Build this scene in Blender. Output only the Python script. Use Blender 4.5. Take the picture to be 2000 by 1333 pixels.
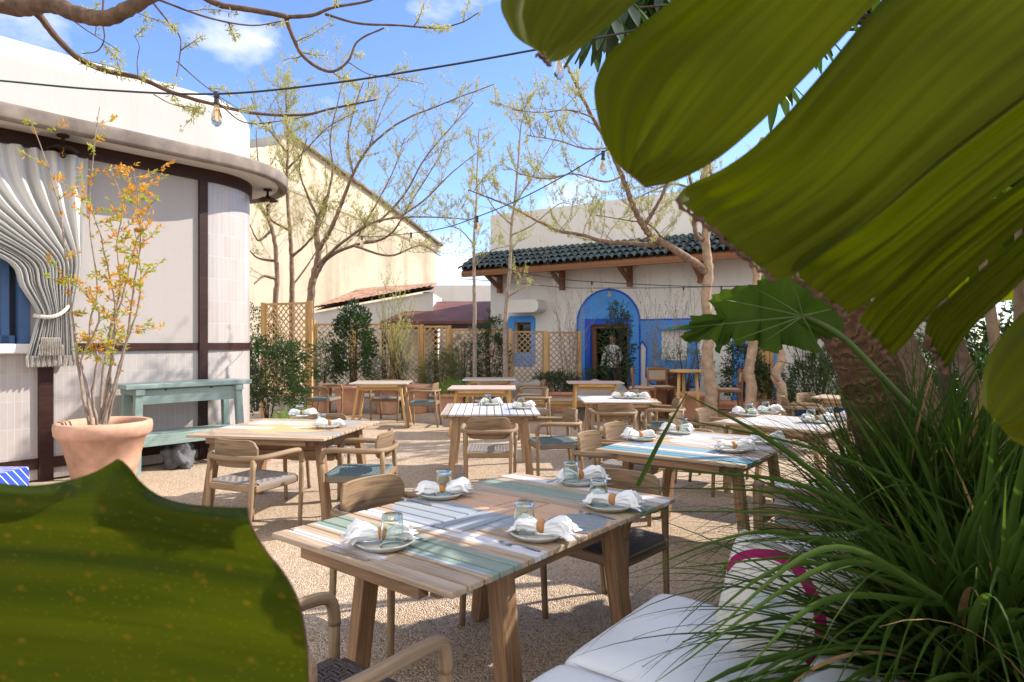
import bpy, bmesh, math, random
from mathutils import Vector, Matrix, noise
from mathutils.geometry import tessellate_polygon
R = math.radians
random.seed(7)
for o in list(bpy.data.objects): bpy.data.objects.remove(o)
scene = bpy.context.scene
COL = scene.collection
H, F, CX, CY = 1.56, 1290.0, 1000.0, 666.5          # eye height and focal length measured from the photograph

# ---------------------------------------------------------------- camera, sky, sun, exposure
cam = bpy.data.cameras.new('camera'); camo = bpy.data.objects.new('camera', cam); COL.objects.link(camo)
camo.location = (0, 0, H); camo.rotation_euler = (R(90), 0, 0)
cam.sensor_width = 36; cam.lens = 36 * F / 2000; cam.clip_start = .05; cam.clip_end = 2000
cam.dof.use_dof = True; cam.dof.focus_distance = 4.6; cam.dof.aperture_fstop = 6.3
scene.camera = camo
SUN = Vector((.953, .303, 0)) * math.cos(R(38)) + Vector((0, 0, math.sin(R(38))))
sl = bpy.data.lights.new('sun', 'SUN'); slo = bpy.data.objects.new('sun', sl); COL.objects.link(slo)
sl.energy = 4.2; sl.angle = R(.5); sl.color = (1, .92, .80)
slo.rotation_euler = SUN.to_track_quat('Z', 'Y').to_euler()
scene.view_settings.view_transform = 'Standard'; scene.view_settings.look = 'None'
scene.view_settings.exposure = .92; scene.view_settings.gamma = 1
W = bpy.data.worlds.new('World'); scene.world = W; W.use_nodes = True
nt = W.node_tree; N = nt.nodes; L = nt.links; N.clear()
out = N.new('ShaderNodeOutputWorld'); bg = N.new('ShaderNodeBackground'); sky = N.new('ShaderNodeTexSky')
sky.sky_type = 'NISHITA'; sky.sun_disc = False; sky.sun_elevation = R(38); sky.sun_rotation = R(72.4)
sky.air_density = 1.0; sky.dust_density = .3; sky.ozone_density = 2.0
bg.inputs[1].default_value = .15
tc = N.new('ShaderNodeTexCoord')
def wmath(op, a, b=None, c=None, clamp=False):
    m = N.new('ShaderNodeMath'); m.operation = op; m.use_clamp = clamp
    for i, x in enumerate((a, b, c)):
        if x is None: continue
        if isinstance(x, (int, float)): m.inputs[i].default_value = x
        else: L.new(x, m.inputs[i])
    return m.outputs[0]
nz = N.new('ShaderNodeTexNoise'); nz.inputs['Scale'].default_value = 5; nz.inputs['Detail'].default_value = 7; nz.inputs['Roughness'].default_value = .58
mp = N.new('ShaderNodeMapping'); mp.inputs['Scale'].default_value = (1, 1, 1.9)
L.new(tc.outputs['Generated'], mp.inputs[0]); L.new(mp.outputs[0], nz.inputs['Vector'])
mask = None
for (px, py, rad, wt) in ((430, 90, .13, .8), (340, 60, .08, .4), (510, 85, .05, .6), (90, 40, .10, .45), (600, 350, .16, .5), (880, 520, .14, .7), (1120, 400, .2, .3), (640, 190, .08, .3)):
    d = Vector(((px - CX) / F, 1, (CY - py) / F)).normalized()
    vs = N.new('ShaderNodeVectorMath'); vs.operation = 'SUBTRACT'; L.new(tc.outputs['Generated'], vs.inputs[0]); vs.inputs[1].default_value = d
    sc = N.new('ShaderNodeVectorMath'); sc.operation = 'MULTIPLY'; L.new(vs.outputs[0], sc.inputs[0]); sc.inputs[1].default_value = (1, 1, 1.8)
    ln = N.new('ShaderNodeVectorMath'); ln.operation = 'LENGTH'; L.new(sc.outputs[0], ln.inputs[0])
    v = wmath('MULTIPLY', wmath('SUBTRACT', 1, wmath('DIVIDE', ln.outputs['Value'], rad), clamp=True), wt)
    mask = v if mask is None else wmath('MAXIMUM', mask, v)
for dv, rad, wt in (((.1, -.8, .55), 1.25, 1.15), ((-.75, -.35, .6), .8, .95), ((.3, -.1, .95), .55, .8)):  # unseen bright clouds, added overhead and behind the camera to fill the shade
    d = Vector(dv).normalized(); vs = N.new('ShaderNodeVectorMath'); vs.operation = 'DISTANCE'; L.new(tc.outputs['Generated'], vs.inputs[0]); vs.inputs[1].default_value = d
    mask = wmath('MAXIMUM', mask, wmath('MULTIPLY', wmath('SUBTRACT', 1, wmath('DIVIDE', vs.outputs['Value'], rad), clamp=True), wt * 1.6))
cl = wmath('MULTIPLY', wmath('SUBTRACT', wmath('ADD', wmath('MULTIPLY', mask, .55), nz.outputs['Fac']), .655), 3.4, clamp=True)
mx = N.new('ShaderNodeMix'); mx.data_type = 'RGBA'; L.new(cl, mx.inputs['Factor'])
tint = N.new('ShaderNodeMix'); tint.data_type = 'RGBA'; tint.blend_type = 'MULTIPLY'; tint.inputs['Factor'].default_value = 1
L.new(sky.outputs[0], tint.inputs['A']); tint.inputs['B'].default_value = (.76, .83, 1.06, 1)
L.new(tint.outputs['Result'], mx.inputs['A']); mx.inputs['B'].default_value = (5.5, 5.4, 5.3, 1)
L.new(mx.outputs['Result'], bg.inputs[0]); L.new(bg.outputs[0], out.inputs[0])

# ---------------------------------------------------------------- helpers
def at(px, py, Y): return Vector(((px - CX) * Y / F, Y, H - (py - CY) * Y / F))
def gnd(px, py, z=0): Y = (H - z) * F / (py - CY); return Vector(((px - CX) * Y / F, Y, z))
def rnd(a, b): return random.uniform(a, b)
def cat(pts, n):
    """Catmull-Rom resample of a polyline of tuples into n points"""
    P = [Vector(p) for p in pts]
    if len(P) == 2: return [P[0].lerp(P[1], i / (n - 1)) for i in range(n)]
    P = [2 * P[0] - P[1]] + P + [2 * P[-1] - P[-2]]; m = len(P) - 3; o = []
    for i in range(n):
        t = i / (n - 1) * m; k = min(int(t), m - 1); t -= k
        a, b, c, d = P[k:k + 4]
        o.append(.5 * ((2 * b) + (c - a) * t + (2 * a - 5 * b + 4 * c - d) * t * t + (3 * b - a - 3 * c + d) * t ** 3))
    return o
class MB:
    def __init__(s): s.v = []; s.f = []; s.uv = []; s.m = []
    def quad(s, pts, uv=None, mi=0):
        i = len(s.v); s.v += [tuple(p) for p in pts]; s.f.append(tuple(range(i, i + len(pts))))
        s.uv.append(uv or [(0, 0)] * len(pts)); s.m.append(mi)
    def box(s, c, size, rot=None, mi=0, ax=None):
        x, y, z = (k / 2 for k in size); c = Vector(c); o = (rnd(0, 50), rnd(0, 50))
        P = [Vector((sx * x, sy * y, sz * z)) for sx in (-1, 1) for sy in (-1, 1) for sz in (-1, 1)]
        if ax is None: ax = max(range(3), key=lambda k: size[k])
        oth = [k for k in range(3) if k != ax]; i = len(s.v)
        for p in P: s.v.append(tuple(c + (rot @ p if rot else p)))
        for f in ((0, 1, 3, 2), (4, 6, 7, 5), (0, 4, 5, 1), (2, 3, 7, 6), (0, 2, 6, 4), (1, 5, 7, 3)):
            s.f.append(tuple(i + k for k in f)); s.m.append(mi)
            s.uv.append([(P[k][ax] + o[0], P[k][oth[0]] + P[k][oth[1]] + o[1]) for k in f])
    def bar(s, a, b, w, t, mi=0, up=(0, 0, 1)):
        """box from a to b: width w (sideways), thickness t (along up)"""
        a = Vector(a); b = Vector(b); d = b - a; z = d.normalized(); u = Vector(up)
        if abs(z.dot(u)) > .99: u = Vector((0, 1, 0)) if abs(z.y) < .9 else Vector((1, 0, 0))
        x = u.cross(z).normalized(); y = z.cross(x)
        s.box((a + b) / 2, (w, t, d.length), Matrix((x, y, z)).transposed(), mi, 2)
    def tube(s, pts, r, n=8, mi=0, cap=True, flat=1.0):
        pts = [Vector(p) for p in pts]; m = len(pts)
        if not isinstance(r, (list, tuple)): r = [r] * m
        if len(r) == 2 and m > 2: r = [r[0] + (r[1] - r[0]) * i / (m - 1) for i in range(m)]
        t = (pts[1] - pts[0]).normalized()
        u = t.orthogonal().normalized(); base = len(s.v); o = (rnd(0, 50), rnd(0, 50)); ln = 0; lens = []
        for i, p in enumerate(pts):
            nt_ = ((pts[min(i + 1, m - 1)] - pts[max(i - 1, 0)])).normalized()
            u = (u - nt_ * u.dot(nt_))
            u = u.normalized() if u.length > 1e-6 else nt_.orthogonal().normalized()
            w = nt_.cross(u)
            if i: ln += (p - pts[i - 1]).length
            lens.append(ln)
            for k in range(n):
                a = 2 * math.pi * k / n
                s.v.append(tuple(p + (u * math.cos(a) + w * math.sin(a) * flat) * r[i]))
        rr = sum(r) / m * 2 * math.pi / n
        for i in range(m - 1):
            for k in range(n):
                k2 = (k + 1) % n
                s.f.append((base + i * n + k, base + i * n + k2, base + (i + 1) * n + k2, base + (i + 1) * n + k)); s.m.append(mi)
                s.uv.append([(lens[i] + o[0], k * rr + o[1]), (lens[i] + o[0], (k + 1) * rr + o[1]), (lens[i + 1] + o[0], (k + 1) * rr + o[1]), (lens[i + 1] + o[0], k * rr + o[1])])
        if cap:
            for e, ids in ((0, range(n - 1, -1, -1)), (m - 1, range(n))):
                s.f.append(tuple(base + e * n + k for k in ids)); s.m.append(mi); s.uv.append([(o[0] + .01 * k, o[1]) for k in range(n)])
    def lathe(s, prof, n=32, c=(0, 0, 0), mi=0, fl=0, nfl=10):
        base = len(s.v); m = len(prof); c = Vector(c)
        for (r, z) in prof:
            for k in range(n):
                a = 2 * math.pi * k / n; q = r * (1 + fl * math.cos(nfl * a)) if isinstance(fl, float) else r
                s.v.append((c.x + q * math.cos(a), c.y + q * math.sin(a), c.z + z))
        for i in range(m - 1):
            for k in range(n):
                k2 = (k + 1) % n
                s.f.append((base + i * n + k, base + i * n + k2, base + (i + 1) * n + k2, base + (i + 1) * n + k)); s.m.append(mi)
                s.uv.append([(k / n, i * .1), ((k + 1) / n, i * .1), ((k + 1) / n, i * .1 + .1), (k / n, i * .1 + .1)])
    def grid(s, G, mi=0, uv=True, closed=False):
        """G[i][j] grid of points; uv (i,j) in 0..1"""
        n, m = len(G), len(G[0]); base = len(s.v)
        for row in G: s.v += [tuple(p) for p in row]
        for i in range(n - 1):
            for j in range(m - 1):
                s.f.append((base + i * m + j, base + i * m + j + 1, base + (i + 1) * m + j + 1, base + (i + 1) * m + j)); s.m.append(mi)
                a, b = i / (n - 1), j / (m - 1); c, d = (i + 1) / (n - 1), (j + 1) / (m - 1)
                s.uv.append([(a, b), (a, d), (c, d), (c, b)])
    def prism(s, pts, h0, h1, fn=None, mi=0, holes=()):
        """extrude 2-D polygon (with holes) between h0 and h1; fn maps (x,y,h) to a point"""
        fn = fn or (lambda x, y, h: (x, y, h)); loops = [list(pts)] + [list(q) for q in holes]
        flat = [p for l in loops for p in l]
        tris = tessellate_polygon([[Vector((p[0], p[1], 0)) for p in l] for l in loops])
        for hh, rev in ((h0, True), (h1, False)):
            i = len(s.v); s.v += [tuple(fn(p[0], p[1], hh)) for p in flat]
            for t in tris:
                s.f.append(tuple(i + k for k in (t[::-1] if rev else t))); s.m.append(mi); s.uv.append([tuple(flat[k][:2]) for k in t])
        for l in loops:
            n = len(l)
            for k in range(n):
                a, b = l[k], l[(k + 1) % n]
                s.quad([fn(a[0], a[1], h0), fn(b[0], b[1], h0), fn(b[0], b[1], h1), fn(a[0], a[1], h1)], [(a[0], a[1]), (b[0], b[1]), (b[0] + .02, b[1]), (a[0] + .02, a[1])], mi)
    def build(s, name, mats, parent=None, smooth=False, bevel=0, loc=None, seg=2, fix=True):
        me = bpy.data.meshes.new(name); me.from_pydata(s.v, [], s.f)
        ul = me.uv_layers.new(name='UVMap'); flat = [c for f in s.uv for p in f for c in p]; ul.data.foreach_set('uv', flat)
        me.polygons.foreach_set('material_index', s.m)
        if smooth: me.polygons.foreach_set('use_smooth', [True] * len(s.f))
        for m in (mats if isinstance(mats, (list, tuple)) else [mats]): me.materials.append(m)
        me.validate(); me.update()
        if fix:
            bm = bmesh.new(); bm.from_mesh(me); bmesh.ops.remove_doubles(bm, verts=bm.verts, dist=1e-5); bmesh.ops.recalc_face_normals(bm, faces=bm.faces); bm.to_mesh(me); bm.free()
        o = bpy.data.objects.new(name, me); COL.objects.link(o)
        if parent: o.parent = parent
        if loc: o.location = loc
        if bevel:
            b = o.modifiers.new('bevel', 'BEVEL'); b.width = bevel; b.segments = seg; b.limit_method = 'ANGLE'; b.angle_limit = R(50); b.use_clamp_overlap = True
        return o
def tag(o, label=None, cat_=None, group=None, kind=None):
    if label: o['label'] = label
    if cat_: o['category'] = cat_
    if group: o['group'] = group
    if kind: o['kind'] = kind
    return o
def thing(name, label, cat_, loc=(0, 0, 0), rz=0, group=None):
    o = bpy.data.objects.new(name, None); COL.objects.link(o); o.location = loc; o.rotation_euler = (0, 0, rz); o.empty_display_size = .1
    return tag(o, label, cat_, group)
def dup(root, loc, rz=0, label=None, scale=None, tilt=None):
    def cp(o, par=None):
        c = o.copy(); COL.objects.link(c); c.parent = par
        for ch in [q for q in KIDS.get(o.name, [])]: KIDS.setdefault(c.name, []).append(cp(ch, c))
        return c
    r = cp(root); r.location = loc; r.rotation_euler = (0, 0, rz)
    if label: r['label'] = label
    if scale: r.scale = (scale,) * 3
    return r
KIDS = {}
def reg(o):
    """remember the children of a prototype so that dup() can copy the tree"""
    allo = list(bpy.data.objects); m = {}
    for q in allo:
        if q.parent: m.setdefault(q.parent.name, []).append(q)
    def walk(x):
        KIDS[x.name] = m.get(x.name, [])
        for c in KIDS[x.name]: walk(c)
    walk(o); return o

# ---------------------------------------------------------------- materials
class NT:
    def __init__(s, name, rough=.6, spec=.3):
        s.m = bpy.data.materials.new(name); s.m.use_nodes = True; s.t = s.m.node_tree; s.p = s.t.nodes['Principled BSDF']
        s.p.inputs['Roughness'].default_value = rough; s.p.inputs['Specular IOR Level'].default_value = spec
    def n(s, k, **kw):
        x = s.t.nodes.new('ShaderNode' + k)
        for a, b in kw.items(): setattr(x, a, b)
        return x
    def l(s, a, b): s.t.links.new(a, b)
    def set(s, sock, v):
        if isinstance(v, bpy.types.NodeSocket): s.l(v, sock)
        elif isinstance(v, (tuple, list)) and len(v) == 3 and sock.type == 'RGBA': sock.default_value = (*v, 1)
        else: sock.default_value = v
    def math(s, op, a, b=0, c=0, clamp=False):
        m = s.n('Math', operation=op, use_clamp=clamp)
        for i, x in enumerate((a, b, c)): s.set(m.inputs[i], x)
        return m.outputs[0]
    def vm(s, op, a, b=(0, 0, 0)):
        m = s.n('VectorMath', operation=op); s.set(m.inputs[0], a); s.set(m.inputs[1], b); return m.outputs['Value' if op in ('LENGTH', 'DOT_PRODUCT') else 0]
    def mix(s, f, a, b, mode='MIX'):
        m = s.n('Mix', data_type='RGBA', blend_type=mode); s.set(m.inputs['Factor'], f); s.set(m.inputs['A'], a); s.set(m.inputs['B'], b); return m.outputs['Result']
    def co(s, kind='Object', scale=(1, 1, 1)):
        if kind == 'Position': src = s.n('NewGeometry').outputs['Position']
        else: src = s.n('TexCoord').outputs[kind]
        mpp = s.n('Mapping'); s.l(src, mpp.inputs[0]); mpp.inputs['Scale'].default_value = scale; return mpp.outputs[0]
    def noise(s, v, scale, detail=4, rough=.5, dist=0):
        x = s.n('TexNoise'); s.l(v, x.inputs['Vector']); x.inputs['Scale'].default_value = scale; x.inputs['Detail'].default_value = detail; x.inputs['Roughness'].default_value = rough; x.inputs['Distortion'].default_value = dist; return x.outputs['Fac']
    def vor(s, v, scale, out='Distance', feat='F1'):
        x = s.n('TexVoronoi', feature=feat); s.l(v, x.inputs['Vector']); x.inputs['Scale'].default_value = scale; return x.outputs[out]
    def ramp(s, f, stops):
        x = s.n('ValToRGB'); s.l(f, x.inputs[0]); e = x.color_ramp.elements
        while len(e) < len(stops): e.new(.5)
        for el, (p, c) in zip(e, stops): el.position = p; el.color = (*c, 1) if len(c) == 3 else c
        return x.outputs[0]
    def bump(s, h, st=.3, dist=.01):
        b = s.n('Bump'); s.l(h, b.inputs['Height']); b.inputs['Strength'].default_value = st; b.inputs['Distance'].default_value = dist; s.l(b.outputs[0], s.p.inputs['Normal']); return b
    def base(s, c): s.set(s.p.inputs['Base Color'], c)
    def trans(s, col, fac):
        """thin leaf: part of the light passes through"""
        t = s.n('BsdfTranslucent'); s.set(t.inputs[0], col); a = s.n('MixShader'); a.inputs[0].default_value = fac
        s.l(s.p.outputs[0], a.inputs[1]); s.l(t.outputs[0], a.inputs[2]); s.l(a.outputs[0], s.t.nodes['Material Output'].inputs[0])

def wood(name, dark, mid, light, scale=1.0, grey=.0, rough=.6):
    t = NT(name, rough, .3); uv = t.co('UV', (2.2 * scale, 42 * scale, 1)); uv2 = t.co('UV', (.9, 6, 1))
    g = t.noise(uv, 1.6, 6, .62, .6); b = t.noise(uv2, .9, 3)
    f = t.math('ADD', t.math('MULTIPLY', g, .62), t.math('MULTIPLY', b, .38))
    c = t.ramp(f, [(.33, dark), (.5, mid), (.66, light)])
    if grey: c = t.mix(t.math('MULTIPLY', t.noise(t.co('UV', (3, 12, 1)), 1.2, 4), grey), c, (.36, .33, .30))
    t.base(c); t.bump(g, .35, .003); return t.m, t, c
WOOD = wood('teak_wood', (.10, .050, .024), (.26, .145, .072), (.40, .23, .115), grey=.12)[0]
WOODL = wood('pale_teak_wood', (.20, .115, .055), (.42, .26, .13), (.58, .40, .23), grey=.3)[0]
WOODW = wood('weathered_teak_wood', (.12, .075, .045), (.27, .18, .11), (.42, .31, .21), grey=.75)[0]
WOODC = wood('chair_teak_wood', (.10, .054, .024), (.25, .15, .07), (.39, .26, .135), grey=.28)[0]
WOODP = wood('honey_pine_wood', (.36, .20, .07), (.55, .33, .13), (.70, .46, .21))[0]
WOODD = wood('dark_stained_wood', (.016, .006, .004), (.034, .012, .008), (.06, .022, .014), rough=.5)[0]
BEAM = wood('red_brown_beam_wood', (.11, .045, .020), (.22, .095, .042), (.31, .145, .065))[0]

def painted(name, shapes, base=None, plank=.083):
    """table top: bare teak with worn painted stripes and blobs, in the table's own coordinates"""
    _, t, c = wood(name, *(base or ((.21, .135, .082), (.46, .34, .23), (.62, .49, .36))), grey=.3)
    m = t.m; P = t.n('TexCoord').outputs['Object']
    pv = t.noise(t.co('Object', (1 / plank, .25, 0)), .9, 1); c = t.mix(t.math('MULTIPLY', t.math('SUBTRACT', pv, .35, clamp=True), 1.2), c, (.30, .19, .12))
    wear = t.noise(t.co('UV', (3, 26, 1)), 1.5, 6, .7)
    wf = t.ramp(wear, [(.34, (.35,) * 3), (.5, (.95,) * 3)])
    for (k, cx, cy, rx, ry, col) in shapes:
        q = t.vm('DIVIDE', t.vm('SUBTRACT', P, (cx, cy, 0)), (rx, ry, 1e6))
        if k == 'e': d = t.vm('LENGTH', q)
        else:
            qa = t.vm('ABSOLUTE', q); sx = t.n('SeparateXYZ'); t.l(qa, sx.inputs[0]); d = t.math('MAXIMUM', sx.outputs[0], sx.outputs[1])
        inside = t.math('LESS_THAN', d, 1); c = t.mix(t.math('MULTIPLY', inside, wf), c, col)
    t.base(c); t.p.inputs['Roughness'].default_value = .55; return m

def simple(name, col, rough=.6, var=.12, nscale=8, bump=.15, metal=0, spec=.3, kind='Object', bd=.004):
    t = NT(name, rough, spec); v = t.co(kind); n = t.noise(v, nscale, 6, .6)
    c2 = tuple(max(0, x * (1 - var * 2)) for x in col); c3 = tuple(min(1, x * (1 + var)) for x in col)
    t.base(t.ramp(n, [(.3, c2), (.7, c3)])); t.p.inputs['Metallic'].default_value = metal
    if bump: t.bump(t.noise(v, nscale * 6, 5, .7), bump, bd)
    return t.m
def render_mat(name, col, rough, streak, bump):
    t = NT(name, rough, .3); v = t.co('Position'); n = t.noise(v, 1.1, 6, .6); st = t.noise(t.co('Position', (5, 5, .35)), 1.4, 5, .65)
    c = t.ramp(n, [(.3, tuple(x * .94 for x in col)), (.7, col)]); c = t.mix(t.ramp(st, [(.52, (0,) * 3), (.8, (streak,) * 3)]), c, tuple(x * .62 for x in col))
    t.base(c); t.bump(t.math('ADD', t.noise(v, 5, 5, .7), t.math('MULTIPLY', t.noise(v, 60, 3), .25)), bump, .02); return t.m
STUCCO = render_mat('white_stucco', (.74, .71, .68), .85, .3, .3)
STUCCOW = render_mat('pink_white_render', (.42, .39, .375), .8, .12, .12)
PARAP = render_mat('ivory_render', (.52, .50, .475), .85, .25, .15)
def tile_mat():
    t = NT('glazed_vertical_tile', .22, .5); uv = t.n('TexCoord').outputs['UV']
    b = t.n('TexBrick'); b.offset = 0; b.squash = 1; t.l(uv, b.inputs['Vector'])
    b.inputs['Color1'].default_value = (.45, .40, .38, 1); b.inputs['Color2'].default_value = (.39, .345, .325, 1); b.inputs['Mortar'].default_value = (.52, .49, .47, 1)
    b.inputs['Scale'].default_value = 1; b.inputs['Brick Width'].default_value = .065; b.inputs['Row Height'].default_value = .30; b.inputs['Mortar Size'].default_value = .0035; b.inputs['Mortar Smooth'].default_value = .3
    n = t.noise(t.co('UV', (14, 3, 1)), 1.2, 3); t.base(t.mix(t.math('MULTIPLY', n, .5), b.outputs['Color'], (.52, .49, .475)))
    h = t.math('ADD', t.math('MULTIPLY', b.outputs['Fac'], -.6), t.math('MULTIPLY', t.noise(t.co('UV', (20, 5, 1)), 1.5, 3), .9)); t.bump(h, .35, .006)
    return t.m
TILE = tile_mat()
CONC = simple('stained_grey_concrete', (.25, .205, .175), .8, .28, 2.2, .3, kind='Position')
SOFF = simple('soffit_plaster', (.62, .59, .56), .85, .03, 1, .1, kind='Position')
TERRA = simple('terracotta_clay', (.62, .33, .22), .8, .10, 5, .25)
TERRAP = simple('dusty_terracotta_clay', (.62, .36, .25), .85, .20, 3, .35)
SOIL = simple('potting_soil', (.06, .04, .03), .95, .3, 30, .8)
BLUEL = simple('sky_blue_limewash', (.08, .30, .74), .75, .08, 3, .15, kind='Position')
BLUED = simple('cobalt_limewash', (.02, .09, .55), .7, .1, 4, .1, kind='Position')
BLUEF = simple('slate_blue_paint', (.07, .14, .30), .45, .06, 4, .05)
GREENP = wood('sea_green_paint', (.19, .27, .25), (.25, .34, .315), (.31, .40, .375), rough=.45)[0]
BLACK = simple('black_metal', (.018, .017, .017), .4, .2, 10, 0, spec=.5)
BRONZE = simple('dark_bronze_metal', (.05, .03, .02), .4, .2, 10, 0, metal=.6)
STEEL = simple('brushed_steel', (.50, .50, .51), .3, .05, 20, .02, metal=1)
WHITEF = simple('white_outdoor_fabric', (.74, .75, .78), .9, .02, 6, .12, bd=.002)
CREAM = simple('cream_canvas', (.72, .68, .62), .9, .04, 6, .35, bd=.003)
MAGENTA = simple('magenta_cotton', (.50, .02, .16), .9, .05, 20, .1)
ORANGE = simple('orange_cotton', (.75, .16, .05), .9, .05, 20, .1)
LINEN = simple('white_linen', (.80, .80, .82), .9, .02, 30, .3, bd=.001)
TARP = simple('taupe_cover_cloth', (.30, .27, .255), .8, .06, 3, .3, bd=.01)
STONEW = simple('plate_stoneware', (.56, .55, .50), .3, .08, 30, .05, spec=.5)
RINGW = simple('ring_wood', (.48, .22, .08), .45, .12, 40, .05)
ROCK = simple('grey_rock', (.16, .165, .18), .8, .3, 9, .8, bd=.02)
def glass_mat():
    t = NT('green_tinted_glass', .03, .5); t.base((.90, .98, .94)); t.p.inputs['Transmission Weight'].default_value = 1; t.p.inputs['IOR'].default_value = 1.35
    return t.m
GLASS = glass_mat()
def bulb_mat():
    t = NT('amber_bulb_glass', .03, .5); t.base((1, .86, .66)); t.p.inputs['Transmission Weight'].default_value = 1; t.p.inputs['IOR'].default_value = 1.15; return t.m
BULB = bulb_mat()
FILA = simple('filament_brass', (.75, .42, .14), .4, .1, 10, 0, metal=.3)
PANE = simple('dark_window_glass', (.03, .04, .05), .08, .1, 2, 0, spec=.6)
def rope(name, c1, c2):
    t = NT(name, .75, .25); v = t.co('UV', (1, 1, 1)); w = t.n('TexWave', wave_type='BANDS', bands_direction='DIAGONAL'); t.l(v, w.inputs[0]); w.inputs['Scale'].default_value = 90; w.inputs['Distortion'].default_value = 1
    t.base(t.mix(t.math('MULTIPLY', w.outputs['Fac'], .5), c1, c2)); t.bump(w.outputs['Fac'], .3, .001); return t.m
ROPEG = rope('grey_rope', (.30, .27, .255), (.16, .14, .13)); ROPEB = rope('blue_green_rope', (.14, .19, .205), (.07, .10, .115)); ROPED = rope('charcoal_rope', (.10, .085, .085), (.045, .04, .04))
CANE = rope('woven_cane', (.55, .44, .31), (.36, .27, .17))
def leafmat(name, c1, c2, tr, fac=.35, rough=.45, spec=.35, sc=9):
    t = NT(name, rough, spec); n = t.noise(t.co('Position'), sc, 2); c = t.ramp(n, [(.38, c1), (.62, c2)]); t.base(c); t.trans(tr, fac); return t.m
LF_SPR = leafmat('spring_leaf', (.42, .42, .12), (.62, .58, .27), (.50, .50, .16), .4, .6)
LF_CAT = leafmat('catkin', (.45, .42, .16), (.58, .52, .24), (.4, .4, .12), .3, .7)
LF_DK = leafmat('evergreen_leaf', (.015, .032, .010), (.042, .070, .020), (.07, .16, .02), .25, .35, .5, 6)
LF_MID = leafmat('olive_green_leaf', (.06, .10, .03), (.12, .17, .06), (.12, .2, .04), .3, .45)
LF_GR = leafmat('grey_green_leaf', (.10, .13, .08), (.19, .22, .14), (.14, .2, .08), .25, .6)
LF_LIME = leafmat('bright_grass_leaf', (.14, .30, .03), (.26, .42, .07), (.25, .5, .04), .4, .5)
LF_OR = leafmat('orange_young_leaf', (.66, .24, .03), (.70, .48, .05), (.80, .42, .04), .45, .5, sc=14)
LF_YG = leafmat('yellow_green_young_leaf', (.45, .42, .05), (.32, .40, .05), (.5, .55, .05), .45, .5, sc=14)
BARK = simple('smooth_brown_bark', (.26, .17, .12), .85, .28, 14, .6, bd=.008)
BARKB = simple('dark_bough_bark', (.15, .095, .065), .85, .28, 14, .6, bd=.006)
BARKP = simple('pale_pruned_bark', (.40, .28, .19), .85, .2, 10, .5, bd=.008)
BARKD = simple('dark_twig_bark', (.085, .055, .042), .85, .2, 14, .3)
BARKG = simple('grey_stem_bark', (.32, .25, .20), .85, .2, 14, .3)

# ================================================================ SETTING: ground
def gravel_mat():
    t = NT('beige_gravel', .9, .2); v = t.co('Position')
    cc = t.vor(v, 95, 'Color'); d = t.vor(v, 95); sx = t.n('SeparateXYZ'); t.l(cc, sx.inputs[0])
    c = t.ramp(sx.outputs[0], [(0, (.27, .16, .09)), (.3, (.62, .465, .32)), (.6, (.62, .465, .32)), (.85, (.86, .75, .62)), (1, (.78, .71, .63))])
    c2 = t.vor(v, 210, 'Color'); s2 = t.n('SeparateXYZ'); t.l(c2, s2.inputs[0]); c = t.mix(.3, c, t.ramp(s2.outputs[0], [(0, (.18, .11, .06)), (1, (.64, .50, .38))]))
    big = t.noise(v, .8, 5, .6); c = t.mix(t.math('MULTIPLY', big, .35), c, (.58, .42, .28)); t.base(c)
    h = t.math('SUBTRACT', t.math('MULTIPLY', t.noise(v, 3, 5), 3.2), t.math('MULTIPLY', d, 1.4)); h = t.math('ADD', h, t.math('MULTIPLY', t.noise(v, 14, 3), 1.0)); t.bump(h, 1, .011); return t.m
GRAVEL = gravel_mat()
g = MB(); NX, NY = 90, 110
G = []
for i in range(NX + 1):
    row = []
    for j in range(NY + 1):
        x = -9 + 18 * i / NX; y = -2 + 18 * j / NY
        row.append((x, y, .018 * (noise.noise(Vector((x * 1.3, y * 1.3, 0))) + .6 * noise.noise(Vector((x * 3.7, y * 3.7, 4))))))
    G.append(row)
g.grid(G); tag(g.build('gravel_ground', GRAVEL, smooth=True), kind='structure')
g = MB(); e = 400
g.quad([(-e, -e, -.06), (e, -e, -.06), (e, e, -.06), (-e, e, -.06)])
tag(g.build('ground', simple('dry_earth', (.30, .24, .17), .95, .15, .3, .4, kind='Position')), kind='structure')
# loose stones near the camera so that the gravel has relief
ST = simple('loose_stone', (.56, .43, .32), .9, .35, 40, .3, kind='Position')
g = MB(); rs = random.Random(3)
for k in range(9000):
    Y = 2.6 + 4.2 * rs.random() ** 1.5; px = rs.uniform(420, 1720); x = (px - CX) * Y / F
    s = rs.uniform(.0028, .0065); z = .018 * (noise.noise(Vector((x * 1.3, Y * 1.3, 0))) + .6 * noise.noise(Vector((x * 3.7, Y * 3.7, 4)))) + s * .3
    a = rs.random() * 6; P = [(x + s * math.cos(a + q * 2.1) * rs.uniform(.7, 1.3), Y + s * math.sin(a + q * 2.1) * rs.uniform(.7, 1.3), z - s * .5) for q in range(3)]; T = (x + rs.uniform(-.3, .3) * s, Y + rs.uniform(-.3, .3) * s, z + s * .55)
    for q in range(3): g.quad([P[q], P[(q + 1) % 3], T])
tag(g.build('gravel_stones', ST, fix=False), 'loose beige pebbles lying over the gravel floor', 'gravel', kind='stuff')

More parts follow.
